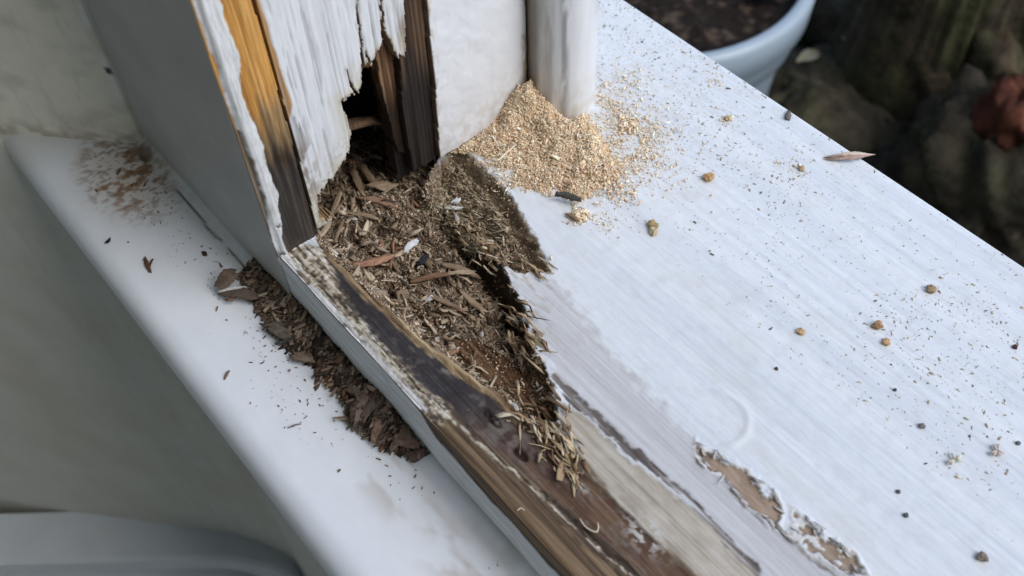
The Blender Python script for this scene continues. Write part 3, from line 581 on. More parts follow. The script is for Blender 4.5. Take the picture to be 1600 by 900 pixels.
def grains(n_, pos, sz, cols, seed=1, flat=.6, el=1.4):
    r = np.random.RandomState(seed); b = np.array([(1, 0, 0), (-1, 0, 0), (0, 1, 0), (0, -1, 0), (0, 0, 1), (0, 0, -1)], float)*.5
    B = np.tile(b, (n_, 1, 1))+r.uniform(-.16, .16, (n_, 6, 3)); B = B*(sz[:, None]*np.stack([r.uniform(.7, el*1.3, n_), r.uniform(.5, 1, n_), r.uniform(.4, 1, n_)*flat/.6], -1))[:, None, :]
    a, p = r.uniform(0, 6.28, n_), r.uniform(-1, 1, n_); ca, sa, cp, sp = np.cos(a), np.sin(a), np.cos(p), np.sin(p); Rm = np.zeros((n_, 3, 3))
    Rm[:, 0, 0] = ca*cp; Rm[:, 0, 1] = -sa; Rm[:, 0, 2] = ca*sp; Rm[:, 1, 0] = sa*cp; Rm[:, 1, 1] = ca; Rm[:, 1, 2] = sa*sp; Rm[:, 2, 0] = -sp; Rm[:, 2, 2] = cp
    B = np.einsum('nij,nkj->nki', Rm, B)+pos[:, None, :]
    f_ = np.array([(0, 2, 4), (2, 1, 4), (1, 3, 4), (3, 0, 4), (2, 0, 5), (1, 2, 5), (3, 1, 5), (0, 3, 5)]); return B.reshape(-1, 3), (np.arange(n_)[:, None, None]*6+f_[None]).reshape(-1, 3), np.repeat(cols, 6, 0)
def merge(name, parts, mat, parent=None):
    # quads and triangles together in one mesh
    me = bpy.data.meshes.new(name); V = np.concatenate([p[0] for p in parts]); C = np.concatenate([p[2] for p in parts]); li = []; st = []; o = 0; l = 0; tot = 0
    for v, f_, c in parts:
        k = f_.shape[1]; li.append((f_+o).ravel()); st.append(l+np.arange(len(f_))*k); o += len(v); l += f_.size; tot += len(f_)
    li = np.concatenate(li).astype(np.int32); st = np.concatenate(st).astype(np.int32)
    me.vertices.add(len(V)); me.vertices.foreach_set('co', V.ravel()); me.loops.add(len(li)); me.loops.foreach_set('vertex_index', li); me.polygons.add(tot); me.polygons.foreach_set('loop_start', st); me.update(calc_edges=True)
    at = me.color_attributes.new('Col', 'FLOAT_COLOR', 'POINT'); cc = np.ones((len(V), 4)); cc[:, :3] = np.clip(C, 0, 1); at.data.foreach_set('color', cc.ravel()); me.materials.append(mat)
    o = bpy.data.objects.new(name, me); COL.objects.link(o)
    if parent: o.parent = parent
    return o
def pick(pal, n_, r, jit=.25):
    pal = np.array(pal, float); wts = pal[:, 3]/pal[:, 3].sum(); i = r.choice(len(pal), n_, p=wts); return pal[i, :3]*r.uniform(1-jit, 1+jit, (n_, 1))
def inpoly(P, n_, r, pad=0., power=None):
    lo = P.min(0); hi = P.max(0); out = []
    while sum(map(len, out)) < n_:
        q = r.uniform(lo, hi, (n_*2, 2)); out.append(q[sdp(P, q[:, 0], q[:, 1]) < pad])
    return np.concatenate(out)[:n_]

ROT = [(.20, .142, .092, 3), (.31, .23, .155, 4), (.43, .335, .235, 4), (.55, .45, .33, 2.4), (.08, .058, .042, 1.5), (.64, .60, .53, .5), (.28, .16, .095, .6)]
def rot_debris():
    r = np.random.RandomState(3); parts = []
    def dens(q): 
        h = sdp(p_hol, q[:, 0], q[:, 1]) < -.0015; d = np.where(h, .10, 1.); return d*(1-.85*np.exp(-(dln(l_tren, q[:, 0], q[:, 1])/.0045)**2))
    q = inpoly(p_cav, 64000, r, -.0002); d = dens(q); q = q[r.rand(len(q)) < d]; n_ = len(q); z = hgt(q[:, 0], q[:, 1]); sz = r.gamma(2.0, .00020, n_)+.00026
    tone = ss(.35, .65, fbm(q[:, 0]*110, q[:, 1]*110, 701))[:, None]; c = pick(ROT, n_, r, .3)*(.75+.55*tone)
    parts.append(grains(n_, np.c_[q, z+r.uniform(0, .0009, n_)], sz, c, 4))
    q = inpoly(p_cav, 2000, r, -.001); d = dens(q)*(.35+ss(.4, .6, fbm(q[:, 0]*90, q[:, 1]*90, 702))); q = q[r.rand(len(q)) < d]; n_ = len(q); z = hgt(q[:, 0], q[:, 1]); sz = r.gamma(2.2, .0005, n_)+.0008
    parts.append(shards(n_, np.c_[q, z+r.uniform(.0002, .0014, n_)], sz*1.9, sz*r.uniform(.25, .7, n_), sz*r.uniform(.1, .25, n_), pick(ROT, n_, r), r.normal(.2, 1.1, n_), .6, 1.2, seed=14))
    q = inpoly(p_cav, 420, r, -.002); d = dens(q); q = q[r.rand(len(q)) < d]; n_ = len(q); z = hgt(q[:, 0], q[:, 1])
    parts.append(shards(n_, np.c_[q, z+r.uniform(.0004, .0022, n_)], r.uniform(.003, .0075, n_), r.uniform(.0006, .0020, n_), r.uniform(.0002, .0006, n_), pick(ROT, n_, r), r.normal(.25, .8, n_), .3, .9, seed=5))
    q = inpoly(p_tro, 12000, r, -.0004); k = sdp(p_tro, q[:, 0], q[:, 1]) < -.0022; k |= (q[:, 1] < .2-(q[:, 0]+.25)*.30-.004); q = q[k]; q = q[(dln(l_cut, q[:, 0], q[:, 1]) > .0048) | (r.rand(len(q)) < .06)]; n_ = len(q); z = hgt(q[:, 0], q[:, 1]); sz = r.gamma(2.2, .00024, n_)+.0003
    PT = [(.34, .27, .18, 3), (.44, .36, .25, 3), (.20, .14, .09, 1.8), (.56, .48, .36, 1)]
    parts.append(grains(n_, np.c_[q, z+r.uniform(0, .0009, n_)], sz, pick(PT, n_, r), 15))
    q = inpoly(p_tro, 900, r, -.0014); q = q[dln(l_cut, q[:, 0], q[:, 1]) > .0055]; q = q[(q[:, 0] > -.247+(q[:, 1]-.24)*.4) | (r.rand(len(q)) < .35)]; n_ = len(q); z = hgt(q[:, 0], q[:, 1]); k = ss(-.245, -.225, q[:, 0])
    parts.append(shards(n_, np.c_[q, z+r.uniform(.0002, .0012, n_)], r.uniform(.0012, .003, n_)*(1+k), r.uniform(.0003, .0007, n_), r.uniform(.0002, .0004, n_), pick(PT, n_, r), r.normal(.45, .5, n_), .45, 1, seed=6))
    return merge('rotten_wood_crumbs', parts, M_chip)
tag(rot_debris(), 'loose brown crumbs and splinters of rotten wood filling the hollow in the frame', 'wood crumbs', kind='stuff')

# frayed fibres still attached along the torn rims
def fibres():
    r = np.random.RandomState(8); P = []; Y_ = []
    def along(L, n_, sp, yaw, sy):
        t = r.uniform(0, len(L)-1.001, n_); i = t.astype(int); f_ = (t-i)[:, None]; q = L[i]*(1-f_)+L[i+1]*f_+r.normal(0, sp, (n_, 2)); P.append(q); Y_.append(r.normal(yaw, sy, n_))
    along(PZ([(722, 330), (760, 372), (800, 405), (848, 425)]), 95, .0030, .1, .5)
    along(PZ([(800, 470), (822, 520), (842, 560)]), 60, .0022, -.05, .3)
    along(PZ([(805, 622), (830, 640), (858, 672), (885, 715)]), 95, .0042, -.1, .45)
    along(PZ([(850, 680), (880, 715), (905, 755)]), 45, .0022, -.1, .3)
    q = np.concatenate(P); n_ = len(q); z = hgt(q[:, 0], q[:, 1]); z = np.maximum(z, -.0075)
    v, f_, c = shards(n_, np.c_[q, z+r.uniform(.0002, .0018, n_)], r.gamma(3, .0016, n_)+.001, r.gamma(2, .0003, n_)+.0002, r.uniform(.0002, .0006, n_), pick([(.58, .46, .30, 2.4), (.42, .30, .18, 3), (.72, .63, .49, 1.0), (.22, .14, .085, 2.6)], n_, r), np.concatenate(Y_), .45, .8, seed=9, bendk=.28, jag=.6)
    o = mk('frayed_fibres', v, f_, M_chip, frame, c, smooth=False); o['kind'] = 'stuff'; o['label'] = 'straw coloured torn wood fibres along the broken edges'
fibres()

# sawdust heap
PK = np.array([-.2455, .2035])
p_saw = PZ([(690, 236), (735, 205), (800, 140), (845, 165), (880, 190), (925, 182), (958, 228), (978, 264), (948, 303), (905, 322), (862, 312), (812, 292), (775, 272), (738, 248)])
def saw_h(x, y):
    s = sdp(p_saw, x+(fbm(x*160, y*160, 401)-.5)*.010, y+(fbm(x*160, y*160, 402)-.5)*.010)
    e = ss(.002, -.010, s); d = np.hypot((x-PK[0])/.9, (y-PK[1])/1.)
    h = .0130*np.exp(-(d/.014)**2)+.0058*np.exp(-(((x+.222)/.026)**2+((y-.214)/.020)**2))+.0014
    h = h*e*(.72+.56*fbm(x*95, y*95, 406))+(fbm(x*170, y*170, 403)-.5)*.0072*e+(fbm(x*420, y*420, 404)-.5)*.0026*e
    return h, e
def sawdust():
    gx_ = np.arange(-.262, -.185, .0005); gy_ = np.arange(.162, .262, .0005); X, Y = np.meshgrid(gx_, gy_, indexing='ij'); h, e = saw_h(X, Y)
    C = ramp(ss(.2, .8, fbm(X*400, Y*400, 405)), [(.55, .40, .24), (.72, .55, .34), (.85, .68, .45)])
    keep = cx(e) > .12; V = np.stack([X, Y, h-.0006], -1).reshape(-1, 3); v, f_, c = compact(V, gridfaces(len(gx_), len(gy_), keep), C.reshape(-1, 3))
    r = np.random.RandomState(21); PAL = [(.98, .79, .57, 4), (.96, .74, .51, 3), (.99, .88, .72, 2.6), (.74, .54, .36, 1.0), (.96, .67, .44, 1.4), (.46, .32, .21, .7)]
    n_ = 72000; q = np.c_[r.uniform(-.262, -.185, n_), r.uniform(.164, .262, n_)]; h, e = saw_h(q[:, 0], q[:, 1]); k = (e > .02) & (r.rand(n_) < e*1.3+.02); q, h = q[k], h[k]; n_ = len(q); sz = r.gamma(2.2, .00014, n_)+.00026
    tone = ss(.3, .7, fbm(q[:, 0]*170, q[:, 1]*170, 705))[:, None]
    parts = [(v, f_, c), grains(n_, np.c_[q, h+r.uniform(-.0002, .0007, n_)], sz, pick(PAL, n_, r, .15)*(.92+.14*tone), 24, .6, 1.8)]
    n_ = 1300; q = np.c_[r.uniform(-.262, -.185, n_), r.uniform(.164, .262, n_)]; h, e = saw_h(q[:, 0], q[:, 1]); k = (e > .1); q, h = q[k], h[k]; n_ = len(q); sz = r.gamma(2.0, .00032, n_)+.0004
    parts.append(shards(n_, np.c_[q, h+r.uniform(0, .0009, n_)], sz*r.uniform(1, 2.2, n_), sz*r.uniform(.3, .7, n_), sz*r.uniform(.08, .2, n_), pick(PAL, n_, r, .15), r.uniform(0, 6.28, n_), .9, 1.4, seed=22))
    # thin scatter around the heap
    n_ = 3400; d = r.exponential(.007, n_); t = r.uniform(0, 6.28, n_); q = np.c_[-.217+np.cos(t)*(.016+d)*1.1, .220+np.sin(t)*(.012+d)]
    blk = (np.hypot((q[:, 0]+.2475)/.0185, (q[:, 1]-.2205)/.0155) < 1.03)
    k = (q[:, 0] > -.30) & (~blk) & ((q[:, 0] > -.248) | (q[:, 1] > .237)) & (q[:, 1] > .20-(q[:, 0]+.25)*.1) & (q[:, 1] < YO-.001) & (sdp(p_tro, q[:, 0], q[:, 1]) > .001) & (sdp(p_cav, q[:, 0], q[:, 1]) > .001); q = q[k]
    ex = [r.normal(atz(a_, b_)[:2], s_, (m_, 2)) for a_, b_, s_, m_ in ((962, 224, .0032, 200), (978, 198, .0026, 420), (1020, 203, .003, 110), (905, 338, .0020, 420), (965, 300, .004, 220), (985, 130, .005, 160), (950, 185, .005, 200), (1137, 190, .003, 40), (1120, 128, .003, 50), (945, 345, .004, 90), (1240, 258, .004, 60), (1000, 250, .008, 300), (950, 215, .004, 90), (962, 275, .004, 120), (790, 285, .003, 160))]
    q = np.concatenate([q]+ex); n_ = len(q); sz = r.gamma(1.8, .00018, n_)+.00022
    parts.append(grains(n_, np.c_[q, sz*.25+.0001+r.uniform(0, .0003, n_)], sz, pick(PAL, n_, r, .2), 25, .5, 2.2))
    for (a_, b_, s_, m_) in ((978, 198, .0017, 60), (905, 338, .0014, 60), (960, 290, .006, 60), (1000, 200, .006, 30)):
        q = r.normal(atz(a_, b_)[:2], s_, (m_, 2)); parts.append(shards(m_, np.c_[q, np.full(m_, .0007)+r.uniform(0, .0008, m_)], r.uniform(.001, .0028, m_), r.uniform(.0004, .001, m_), r.uniform(.0002, .0004, m_), pick(PAL, m_, r, .2), r.uniform(0, 6.28, m_), .4, .9, seed=m_))
    return merge('sawdust_heap', parts, M_dust)
tag(sawdust(), 'heap of fresh yellow sawdust banked in the corner between the white post and the sill', 'sawdust', kind='stuff')

# dark and tan specks over the sill and the ledge
def specks():
    r = np.random.RandomState(31); n_ = 9500
    x = r.uniform(-.40, .02, n_); y = .19+(YO-.192)*r.beta(1.5, 1.0, n_); k = (sdp(p_cav, x, y) > .001) & (sdp(p_tro, x, y) > .001) & ~((x < -.228) & (y < .24)) & (y > np.interp(x, l_div[:, 0], l_div[:, 1])); x, y = x[k], y[k]
    clump = fbm(x*40, y*40, 501); k = r.rand(len(x)) < ss(.25, .7, clump)+.15; x, y = x[k], y[k]; n_ = len(x)
    sz = r.gamma(1.3, .00012, n_)+.00014; big = r.rand(n_) < .012; sz[big] *= 2.6
    a = shards(n_, np.c_[x, y, hgt(x, y)+sz*.15], sz*r.uniform(1, 2.2, n_), sz*.7, sz*.5, pick([(.42, .37, .31, 4), (.16, .14, .13, 1.5), (.62, .52, .38, 3), (.52, .44, .35, 3)], n_, r), r.uniform(0, 6.28, n_), .2, .3, seed=33)
    return mk('dirt_specks', a[0], a[1], M_chip, None, a[2], smooth=False)
tag(specks(), 'fine dark and tan specks scattered over the white outer sill', 'specks', kind='stuff')
def specks2():
    r = np.random.RandomState(35); q = []
    for a_, b_, s1, m_ in ((210, 270, .012, 130), (245, 330, .010, 90), (330, 400, .012, 80), (420, 520, .012, 110), (520, 640, .012, 60), (640, 740, .010, 40), (450, 600, .016, 60), (770, 860, .004, 22)):
        q.append(r.normal(atz(a_, b_, ZL)[:2], (s1*1.2, s1*.55), (m_, 2)))
    q = np.concatenate(q); q = q[r.rand(len(q)) < .6]; k = (q[:, 1] > .042) & (q[:, 1] < .0755) & (q[:, 1]-.0795 < .89*(q[:, 0]+.378)-.003); q = q[k | ((q[:, 0] > -.38) & (q[:, 1] > .042) & (q[:, 1] < .0755))]; q = q[(q[:, 1]-.0795) < .89*(q[:, 0]+.378)*1+.9*(q[:, 0] > -.378)]
    n_ = len(q); sz = r.gamma(1.4, .00016, n_)+.0002
    a = shards(n_, np.c_[q, ZL+.0003+sz*.2], sz*r.uniform(1, 2.6, n_), sz*.6, sz*.5, pick([(.16, .09, .05, 3), (.28, .17, .09, 3), (.08, .055, .04, 1.5)], n_, r), r.uniform(0, 6.28, n_), .2, .3, seed=36)
    return mk('dirt_specks', a[0], a[1], M_chip, None, a[2], smooth=False)
tag(specks2(), 'small dark brown specks scattered over the glossy inner ledge', 'specks', kind='stuff')

# dark debris heap on the inner ledge, against the frame
l_heap = PZ([(362, 440), (395, 450), (430, 462), (470, 505), (520, 562), (570, 620), (620, 672), (668, 712)], ZL)
hw = np.array([.005, .0070, .0085, .0070, .0066, .0085, .0068, .002])
HEAP = [(.12, .088, .064, 4), (.21, .16, .12, 4), (.33, .26, .19, 3), (.045, .032, .024, 3), (.33, .25, .17, .8), (.17, .085, .05, 1)]
def heap_h(x, y):
    xs1 = l_heap[:, 0]; w_ = np.interp(x, xs1, hw, 0, 0)*(.45+1.1*fbm(x*130, x*0, 601)); yb = .0805; t = (yb-y)/(w_*1.22+1e-6)
    h = np.where((t > -.6) & (t < 1) & (w_ > .0005), .0062*(1-np.clip(t, 0, 1))**.9*np.minimum(w_/.008, 1.15), 0)
    return h*(.75+.5*fbm(x*200, y*200, 602)), t, w_
def debris_heap():
    gx_ = np.arange(l_heap[0, 0], l_heap[-1, 0], .0007); gy_ = np.arange(.052, .0825, .0006); X, Y = np.meshgrid(gx_, gy_, indexing='ij'); h, t, w_ = heap_h(X, Y)
    C = ramp(fbm(X*500, Y*500, 603), [(.03, .02, .015), (.10, .07, .05), (.2, .14, .09)])
    keep = cx(h) > .0004; V = np.stack([X, Y, ZL+h], -1).reshape(-1, 3); v, f_, c = compact(V, gridfaces(len(gx_), len(gy_), keep), C.reshape(-1, 3))
    r = np.random.RandomState(41); n_ = 4200; q = np.c_[r.uniform(gx_[0], gx_[-1], n_), r.uniform(.052, .0815, n_)]; h, t, w_ = heap_h(q[:, 0], q[:, 1])
    k = (t > -.4) & (t < 1.12) & (w_ > .001); q, h = q[k], h[k]; n_ = len(q); sz = r.gamma(2, .0006, n_)+.0005
    a = shards(n_, np.c_[q, ZL+h+.0003+r.uniform(0, .0012, n_)], sz*r.uniform(1.2, 2.6, n_), sz*r.uniform(.3, .6, n_), sz*.25, pick(HEAP, n_, r), r.normal(-1.35, .6, n_), .5, 1., seed=42)
    n2 = 26000; q = np.c_[r.uniform(gx_[0], gx_[-1], n2), r.uniform(.052, .0815, n2)]; h, t, w_ = heap_h(q[:, 0], q[:, 1]); k = (t > -.4) & (t < 1.0+.25*r.rand(n2)**2) & (w_ > .001); q, h = q[k], h[k]; n2 = len(q); s2 = r.gamma(2.2, .00025, n2)+.0003
    g = grains(n2, np.c_[q, ZL+h+.0002+r.uniform(0, .0008, n2)], s2, pick(HEAP, n2, r, .3)*(.8+.6*ss(.35, .65, fbm(q[:, 0]*100, q[:, 1]*100, 710)))[:, None], 43)
    return merge('dark_debris_heap', [(v, f_, c), a, g], M_chip)
tag(debris_heap(), 'long ragged heap of dark brown wood debris on the inner ledge, banked against the frame', 'debris', kind='stuff')

# individual chips: bent, tapered slabs with fibrous ends
def chip(name, p0, p1, wdt, th, col, label, cat='wood chip', group=None, lift=(.001, .001), arch=.08, seed=0, col2=None, mat=None, tilt=0., zsurf=None, fray=.3):
    r = np.random.RandomState(900+seed); n = 16; m = 5
    a = np.array(p0, float); b = np.array(p1, float); L = np.linalg.norm(b-a); cen = (a+b)/2; d = (b-a)/L
    s = np.cross([0, 0, 1.], d); s /= np.linalg.norm(s); u = np.cross(d, s); ct, st_ = math.cos(tilt), math.sin(tilt); s, u = s*ct+u*st_, u*ct-s*st_
    V = []; Cc = []
    prof = 1-.55*np.abs(np.linspace(-1, 1, n))**2.5; prof *= r.uniform(.82, 1.1, n)
    e0 = r.uniform(-fray, fray, m)*wdt*1.5; e1 = r.uniform(-fray, fray, m)*wdt*1.5
    for side in (1, -1):
        for i in range(n):
            k = i/(n-1)
            for j in range(m):
                q = j/(m-1)-.5; l = (k-.5)*L+(e0[j]*(1-k)+e1[j]*k)
                w_ = q*wdt*prof[i]+.12*wdt*math.sin(k*5+seed)
                hz = arch*L*(1-(2*k-1)**2)-arch*L*.5+side*th*.5*(1-.5*abs(q*2)**2)+r.uniform(-1, 1)*th*.12
                V.append(d*l+s*w_+u*hz); base = np.array(col)*(1-.35*r.rand()) if (col2 is None or vn(np.array([q*9.]), np.array([k*3.]), seed)[0] < .55) else np.array(col2)*(1-.2*r.rand()); Cc.append(base)
    F_ = []
    N = n*m
    for i in range(n-1):
        for j in range(m-1):
            q = i*m+j; F_.append((q, q+m, q+m+1, q+1)); F_.append((N+q, N+q+1, N+q+m+1, N+q+m))
        q = i*m; F_.append((q, N+q, N+q+m, q+m)); q = i*m+m-1; F_.append((q, q+m, N+q+m, N+q))
    for j in range(m-1):
        F_.append((j, j+1, N+j+1, N+j)); q = (n-1)*m+j; F_.append((q, N+q, N+q+1, q+1))
    o = mk(name, np.array(V), F_, mat or M_chip, None, np.array(Cc), smooth=True); o.location = cen
    return tag(o, label, cat, group)
def on_frame(a, b, lift=.0015, up0=0, up1=0):
    pa = atz(*a, -.004); pb = atz(*b, -.004); za = hgt(pa[0], pa[1])[0]; zb = hgt(pb[0], pb[1])[0]; z = max(za, zb)*.5+min(za, zb)*.5
    pa = atz(*a, z+lift+up0); pb = atz(*b, z+lift+up1); return pa, pb
T1 = (.34, .25, .165); T2 = (.26, .185, .12); T3 = (.20, .115, .070); T4 = (.46, .36, .25); DK = (.07, .05, .038)
cavity_chips = [
 ((560, 308), (622, 322), .0032, .0016, (.30, .185, .12), 'long reddish brown chip lying crosswise below the hole in the post', 0),
 ((585, 282), (642, 262), .0042, .0012, T2, 'broad brown chip slanting in front of the mouth of the hole', .2),
 ((578, 292), (616, 286), .0055, .0013, T1, 'short blocky tan chip just above the long reddish chip', .1),
 ((552, 262), (566, 304), .0035, .0012, T2, 'upper of two thin brown slats leaning left of the mouth of the hole', -.3),
 ((566, 256), (586, 292), .0030, .0012, T1, 'tan slat wedged between the mouth of the hole and the blocky chip', .3),
 ((532, 300), (514, 344), .0030, .0012, T1, 'light brown slat standing at the foot of the white flaking board', .4),
 ((516, 340), (498, 376), .0026, .0011, T4, 'pale slat propped against the black foot of the corner strip', -.4),
 ((534, 345), (524, 378), .0020, .0010, T2, 'thin brown sliver right of the pale propped slat', .3),
 ((556, 416), (612, 400), .0038, .0015, (.36, .20, .13), 'reddish chip lying beside the tan ridge in the middle of the hollow', .1),
 ((612, 402), (640, 388), .0022, .0009, T4, 'small straw coloured chip at the upper end of the reddish chip', .1),
 ((652, 414), (668, 400), .0026, .0012, (.035, .035, .04), 'small black chip in the middle of the hollow', .1),
 ((640, 440), (700, 428), .0026, .0010, T3, 'long dark brown splinter lying across the middle of the hollow', .1),
 ((690, 412), (752, 432), .0028, .0010, T1, 'tan splinter pointing at the far wall of the hollow', .2),
 ((700, 428), (742, 424), .0022, .0008, T4, 'pale straw splinter just below the tan splinter', 0),
 ((655, 455), (715, 480), .0024, .0010, T2, 'brown splinter near the insect hole, slanting to the right', -.2),
 ((720, 455), (760, 490), .0026, .0010, T1, 'tan splinter above the smooth carved part of the hollow', .1),
 ((600, 350), (655, 368), .0022, .0009, T2, 'slim brown splinter above the white paint flake in the hollow', .1),
 ((540, 330), (590, 342), .0020, .0009, T1, 'slim tan splinter under the long reddish chip', .1),
]
for i, (a, b, w_, t_, c, lb, tl) in enumerate(cavity_chips):
    pa, pb = on_frame(a, b, .0030, 0, 0)
    chip('wood_chip', pa, pb, w_, t_, c, lb, group='chips lying in the rotted hollow', seed=i, tilt=tl, arch=.04, col2=tuple(np.array(c)*1.25))
flakes = [
 ((634, 392), (652, 374), .0030, .0005, 'white paint flake standing in the middle of the rotted hollow'),
 ((694, 326), (722, 324), .0016, .0007, 'pale sliver poking out over the dark trench'),
 ((708, 318), (717, 309), .0024, .0004, 'small white paint flake just above the pale sliver'),
 ((712, 333), (716, 347), .0014, .0004, 'white paint flake hanging just below the pale sliver'),
 ((664, 468), (674, 466), .0022, .0006, 'tiny white crumb left of the carved part of the hollow'),
 ((800, 628), (808, 640), .0016, .0005, 'white paint crumb at the near tip of the hollow'),
]
for i, (a, b, w_, t_, lb) in enumerate(flakes):
    pa, pb = on_frame(a, b, .0035 if i else .004, 0, .001)
    chip('paint_flake', pa, pb, w_, t_, (.74, .74, .73), lb, 'paint flake', 'white flakes in the rotted hollow', seed=50+i, tilt=.5, arch=.1, mat=M_chip)

# lifted curls of paint round the bare patches of the sill (parts of the frame)
def curls():
    r = np.random.RandomState(61); i = 0
    for pp, n_ in ((p_fl1, 16), (p_fl2, 14)):
        for k in range(n_):
            t = r.uniform(0, len(pp)-1.01); a = int(t); q = pp[a]*(1-(t-a))+pp[a+1]*(t-a)+r.normal(0, .0006, 2)
            if q[0] > .0: continue
            z = hgt(q[0], q[1])[0]+.0007; L = r.uniform(.0016, .0042); an = r.normal(-.1, .5); d = np.array([math.cos(an), math.sin(an), 0])*L*.5; p = np.array([q[0], q[1], z])
            o = chip('paint_curl', p-d, p+d+np.array([0, 0, r.uniform(0, .0006)]), r.uniform(.0006, .0014), .00025, (.72, .71, .70), None, None, seed=300+i, arch=r.uniform(.05, .16), tilt=r.uniform(-.6, .6), fray=.8, col2=(.60, .55, .50)); o.parent = frame; i += 1
curls()
# chips on the inner ledge
def on_ledge(a, b, lift=.001, l2=None): return atz(*a, ZL+lift), atz(*b, ZL+(l2 if l2 is not None else lift))
LD = [
 ((332, 452), (372, 424), .0048, .0012, (.11, .075, .052), 'curled dark bark-like chip at the far end of the ledge debris', .5, .004),
 ((345, 456), (398, 462), .0040, .0010, (.13, .095, .07), 'flat dark chip under the curled one at the far end of the ledge debris', .1, .002),
 ((372, 462), (356, 468), .0022, .0008, (.19, .10, .06), 'small reddish chip on the ledge below the flat dark chip', .1, .001),
 ((412, 508), (452, 520), .0045, .0016, (.11, .09, .07), 'dark greenish brown chunk on the outer side of the ledge debris', .1, .002),
 ((432, 536), (462, 526), .0016, .0009, (.05, .05, .055), 'thin black stick pointing out of the ledge debris over the white paint', 0, .001),
 ((458, 552), (490, 566), .0034, .0012, (.17, .115, .08), 'flat brown chip lying half way along the ledge debris', .1, .001),
 ((545, 600), (560, 622), .0036, .0013, (.15, .105, .08), 'brown chip where the ledge debris widens', .2, .002),
 ((552, 662), (578, 618), .0052, .0015, (.15, .10, .08), 'broad reddish brown slab sticking out of the ledge debris', .2, .003),
 ((566, 655), (600, 612), .0040, .0013, (.12, .085, .065), 'long brown slab beside the broad reddish slab', -.2, .004),
 ((588, 688), (592, 652), .0034, .0012, (.17, .10, .07), 'rust brown pointed chip hanging out of the near half of the ledge debris', .2, .002),
 ((612, 704), (640, 664), .0032, .0012, (.13, .085, .06), 'dark splinter near the near end of the ledge debris', .1, .003),
 ((630, 712), (668, 708), .0040, .0012, (.10, .06, .048), 'pointed dark chip at the near tip of the ledge debris', .1, .0015),
 ((616, 680), (650, 700), .0040, .0014, (.14, .085, .065), 'dark reddish chip lying along the near tip of the ledge debris', -.1, .003),
 ((598, 640), (628, 620), .0034, .0012, (.19, .14, .11), 'light brown slat across the near half of the ledge debris', .2, .005),
]
for i, (a, b, w_, t_, c, lb, tl, lf) in enumerate(LD):
    pa, pb = on_ledge(a, b, lf+.0018, lf*1.6+.0018); c = np.array(c)*1.3; c = tuple(c*.65+c.mean()*np.array([1.12, 1., .86])*.35); chip('wood_chip', pa, pb, w_*1.3, t_, c, lb, group='chips in the debris on the inner ledge', seed=80+i, tilt=tl, arch=.05, col2=tuple(np.array(c)*1.35))
pa, pb = on_ledge((340, 455), (386, 448), .0048, .0055); chip('paint_flake', pa, pb, .0014, .0004, (.74, .74, .74), 'curved white paint flake on the dark chip at the far end of the ledge debris', 'paint flake', seed=99, tilt=.3)
for i, (a, b, w_, c, lb) in enumerate([
 ((224, 402), (236, 424), .0020, (.16, .085, .05), 'reddish brown chip alone on the far half of the inner ledge'),
 ((238, 404), (232, 424), .0012, (.14, .075, .045), 'narrow brown splinter touching the lone reddish chip on the ledge'),
 ((165, 380), (173, 373), .0016, (.03, .025, .022), 'small black pellet near the outer edge of the ledge'),
 ((350, 592), (358, 580), .0012, (.28, .19, .13), 'tiny tan fibre on the ledge, left of the debris heap'),
 ((450, 668), (470, 662), .0005, (.24, .20, .18), 'thin grey fibre on the middle of the ledge'),
 ((800, 870), (824, 880), .0016, (.12, .08, .07), 'dark curled crumb on the ledge at the bottom of the photo'),
 ((316, 394), (322, 398), .0020, (.07, .045, .03), 'dark brown crumb on the ledge above the debris heap')]):
    pa, pb = on_ledge(a, b, .0008); chip('wood_crumb', pa, pb, w_, .0006, c, lb, 'crumb', 'crumbs on the inner ledge', seed=120+i, arch=.1)

# crumbs on the outer sill
def crumb(px, py, size, col, label, seed, cat='crumb', flat=.7, ax=1.):
    r = np.random.RandomState(700+seed); p = atz(px, py); nU, nV = 14, 9; V = []; Cc = []
    for j in range(nV):
        for i in range(nU):
            a = 2*math.pi*i/nU; b = math.pi*(j/(nV-1)-.5); d = np.array([math.cos(a)*math.cos(b)*ax, math.sin(a)*math.cos(b), math.sin(b)*flat])
            k = .35+1.2*fbm(np.array([d[0]*2.6+seed*3.1]), np.array([d[1]*2.6+d[2]*2.1]), seed, 5)[0]; V.append(d*size*.5*k); Cc.append(np.array(col)*(.7+.55*vn(np.array([a*2]), np.array([b*3]), seed)[0]))
    F_ = [(j*nU+i, j*nU+(i+1) % nU, (j+1)*nU+(i+1) % nU, (j+1)*nU+i) for j in range(nV-1) for i in range(nU)]
    o = mk('wood_crumb', V, F_, M_chip, None, np.array(Cc), smooth=False); o.location = (p[0], p[1], size*.5*flat*.8); o.rotation_euler[2] = r.uniform(0, 6)
    return tag(o, label, cat, 'crumbs on the outer sill')
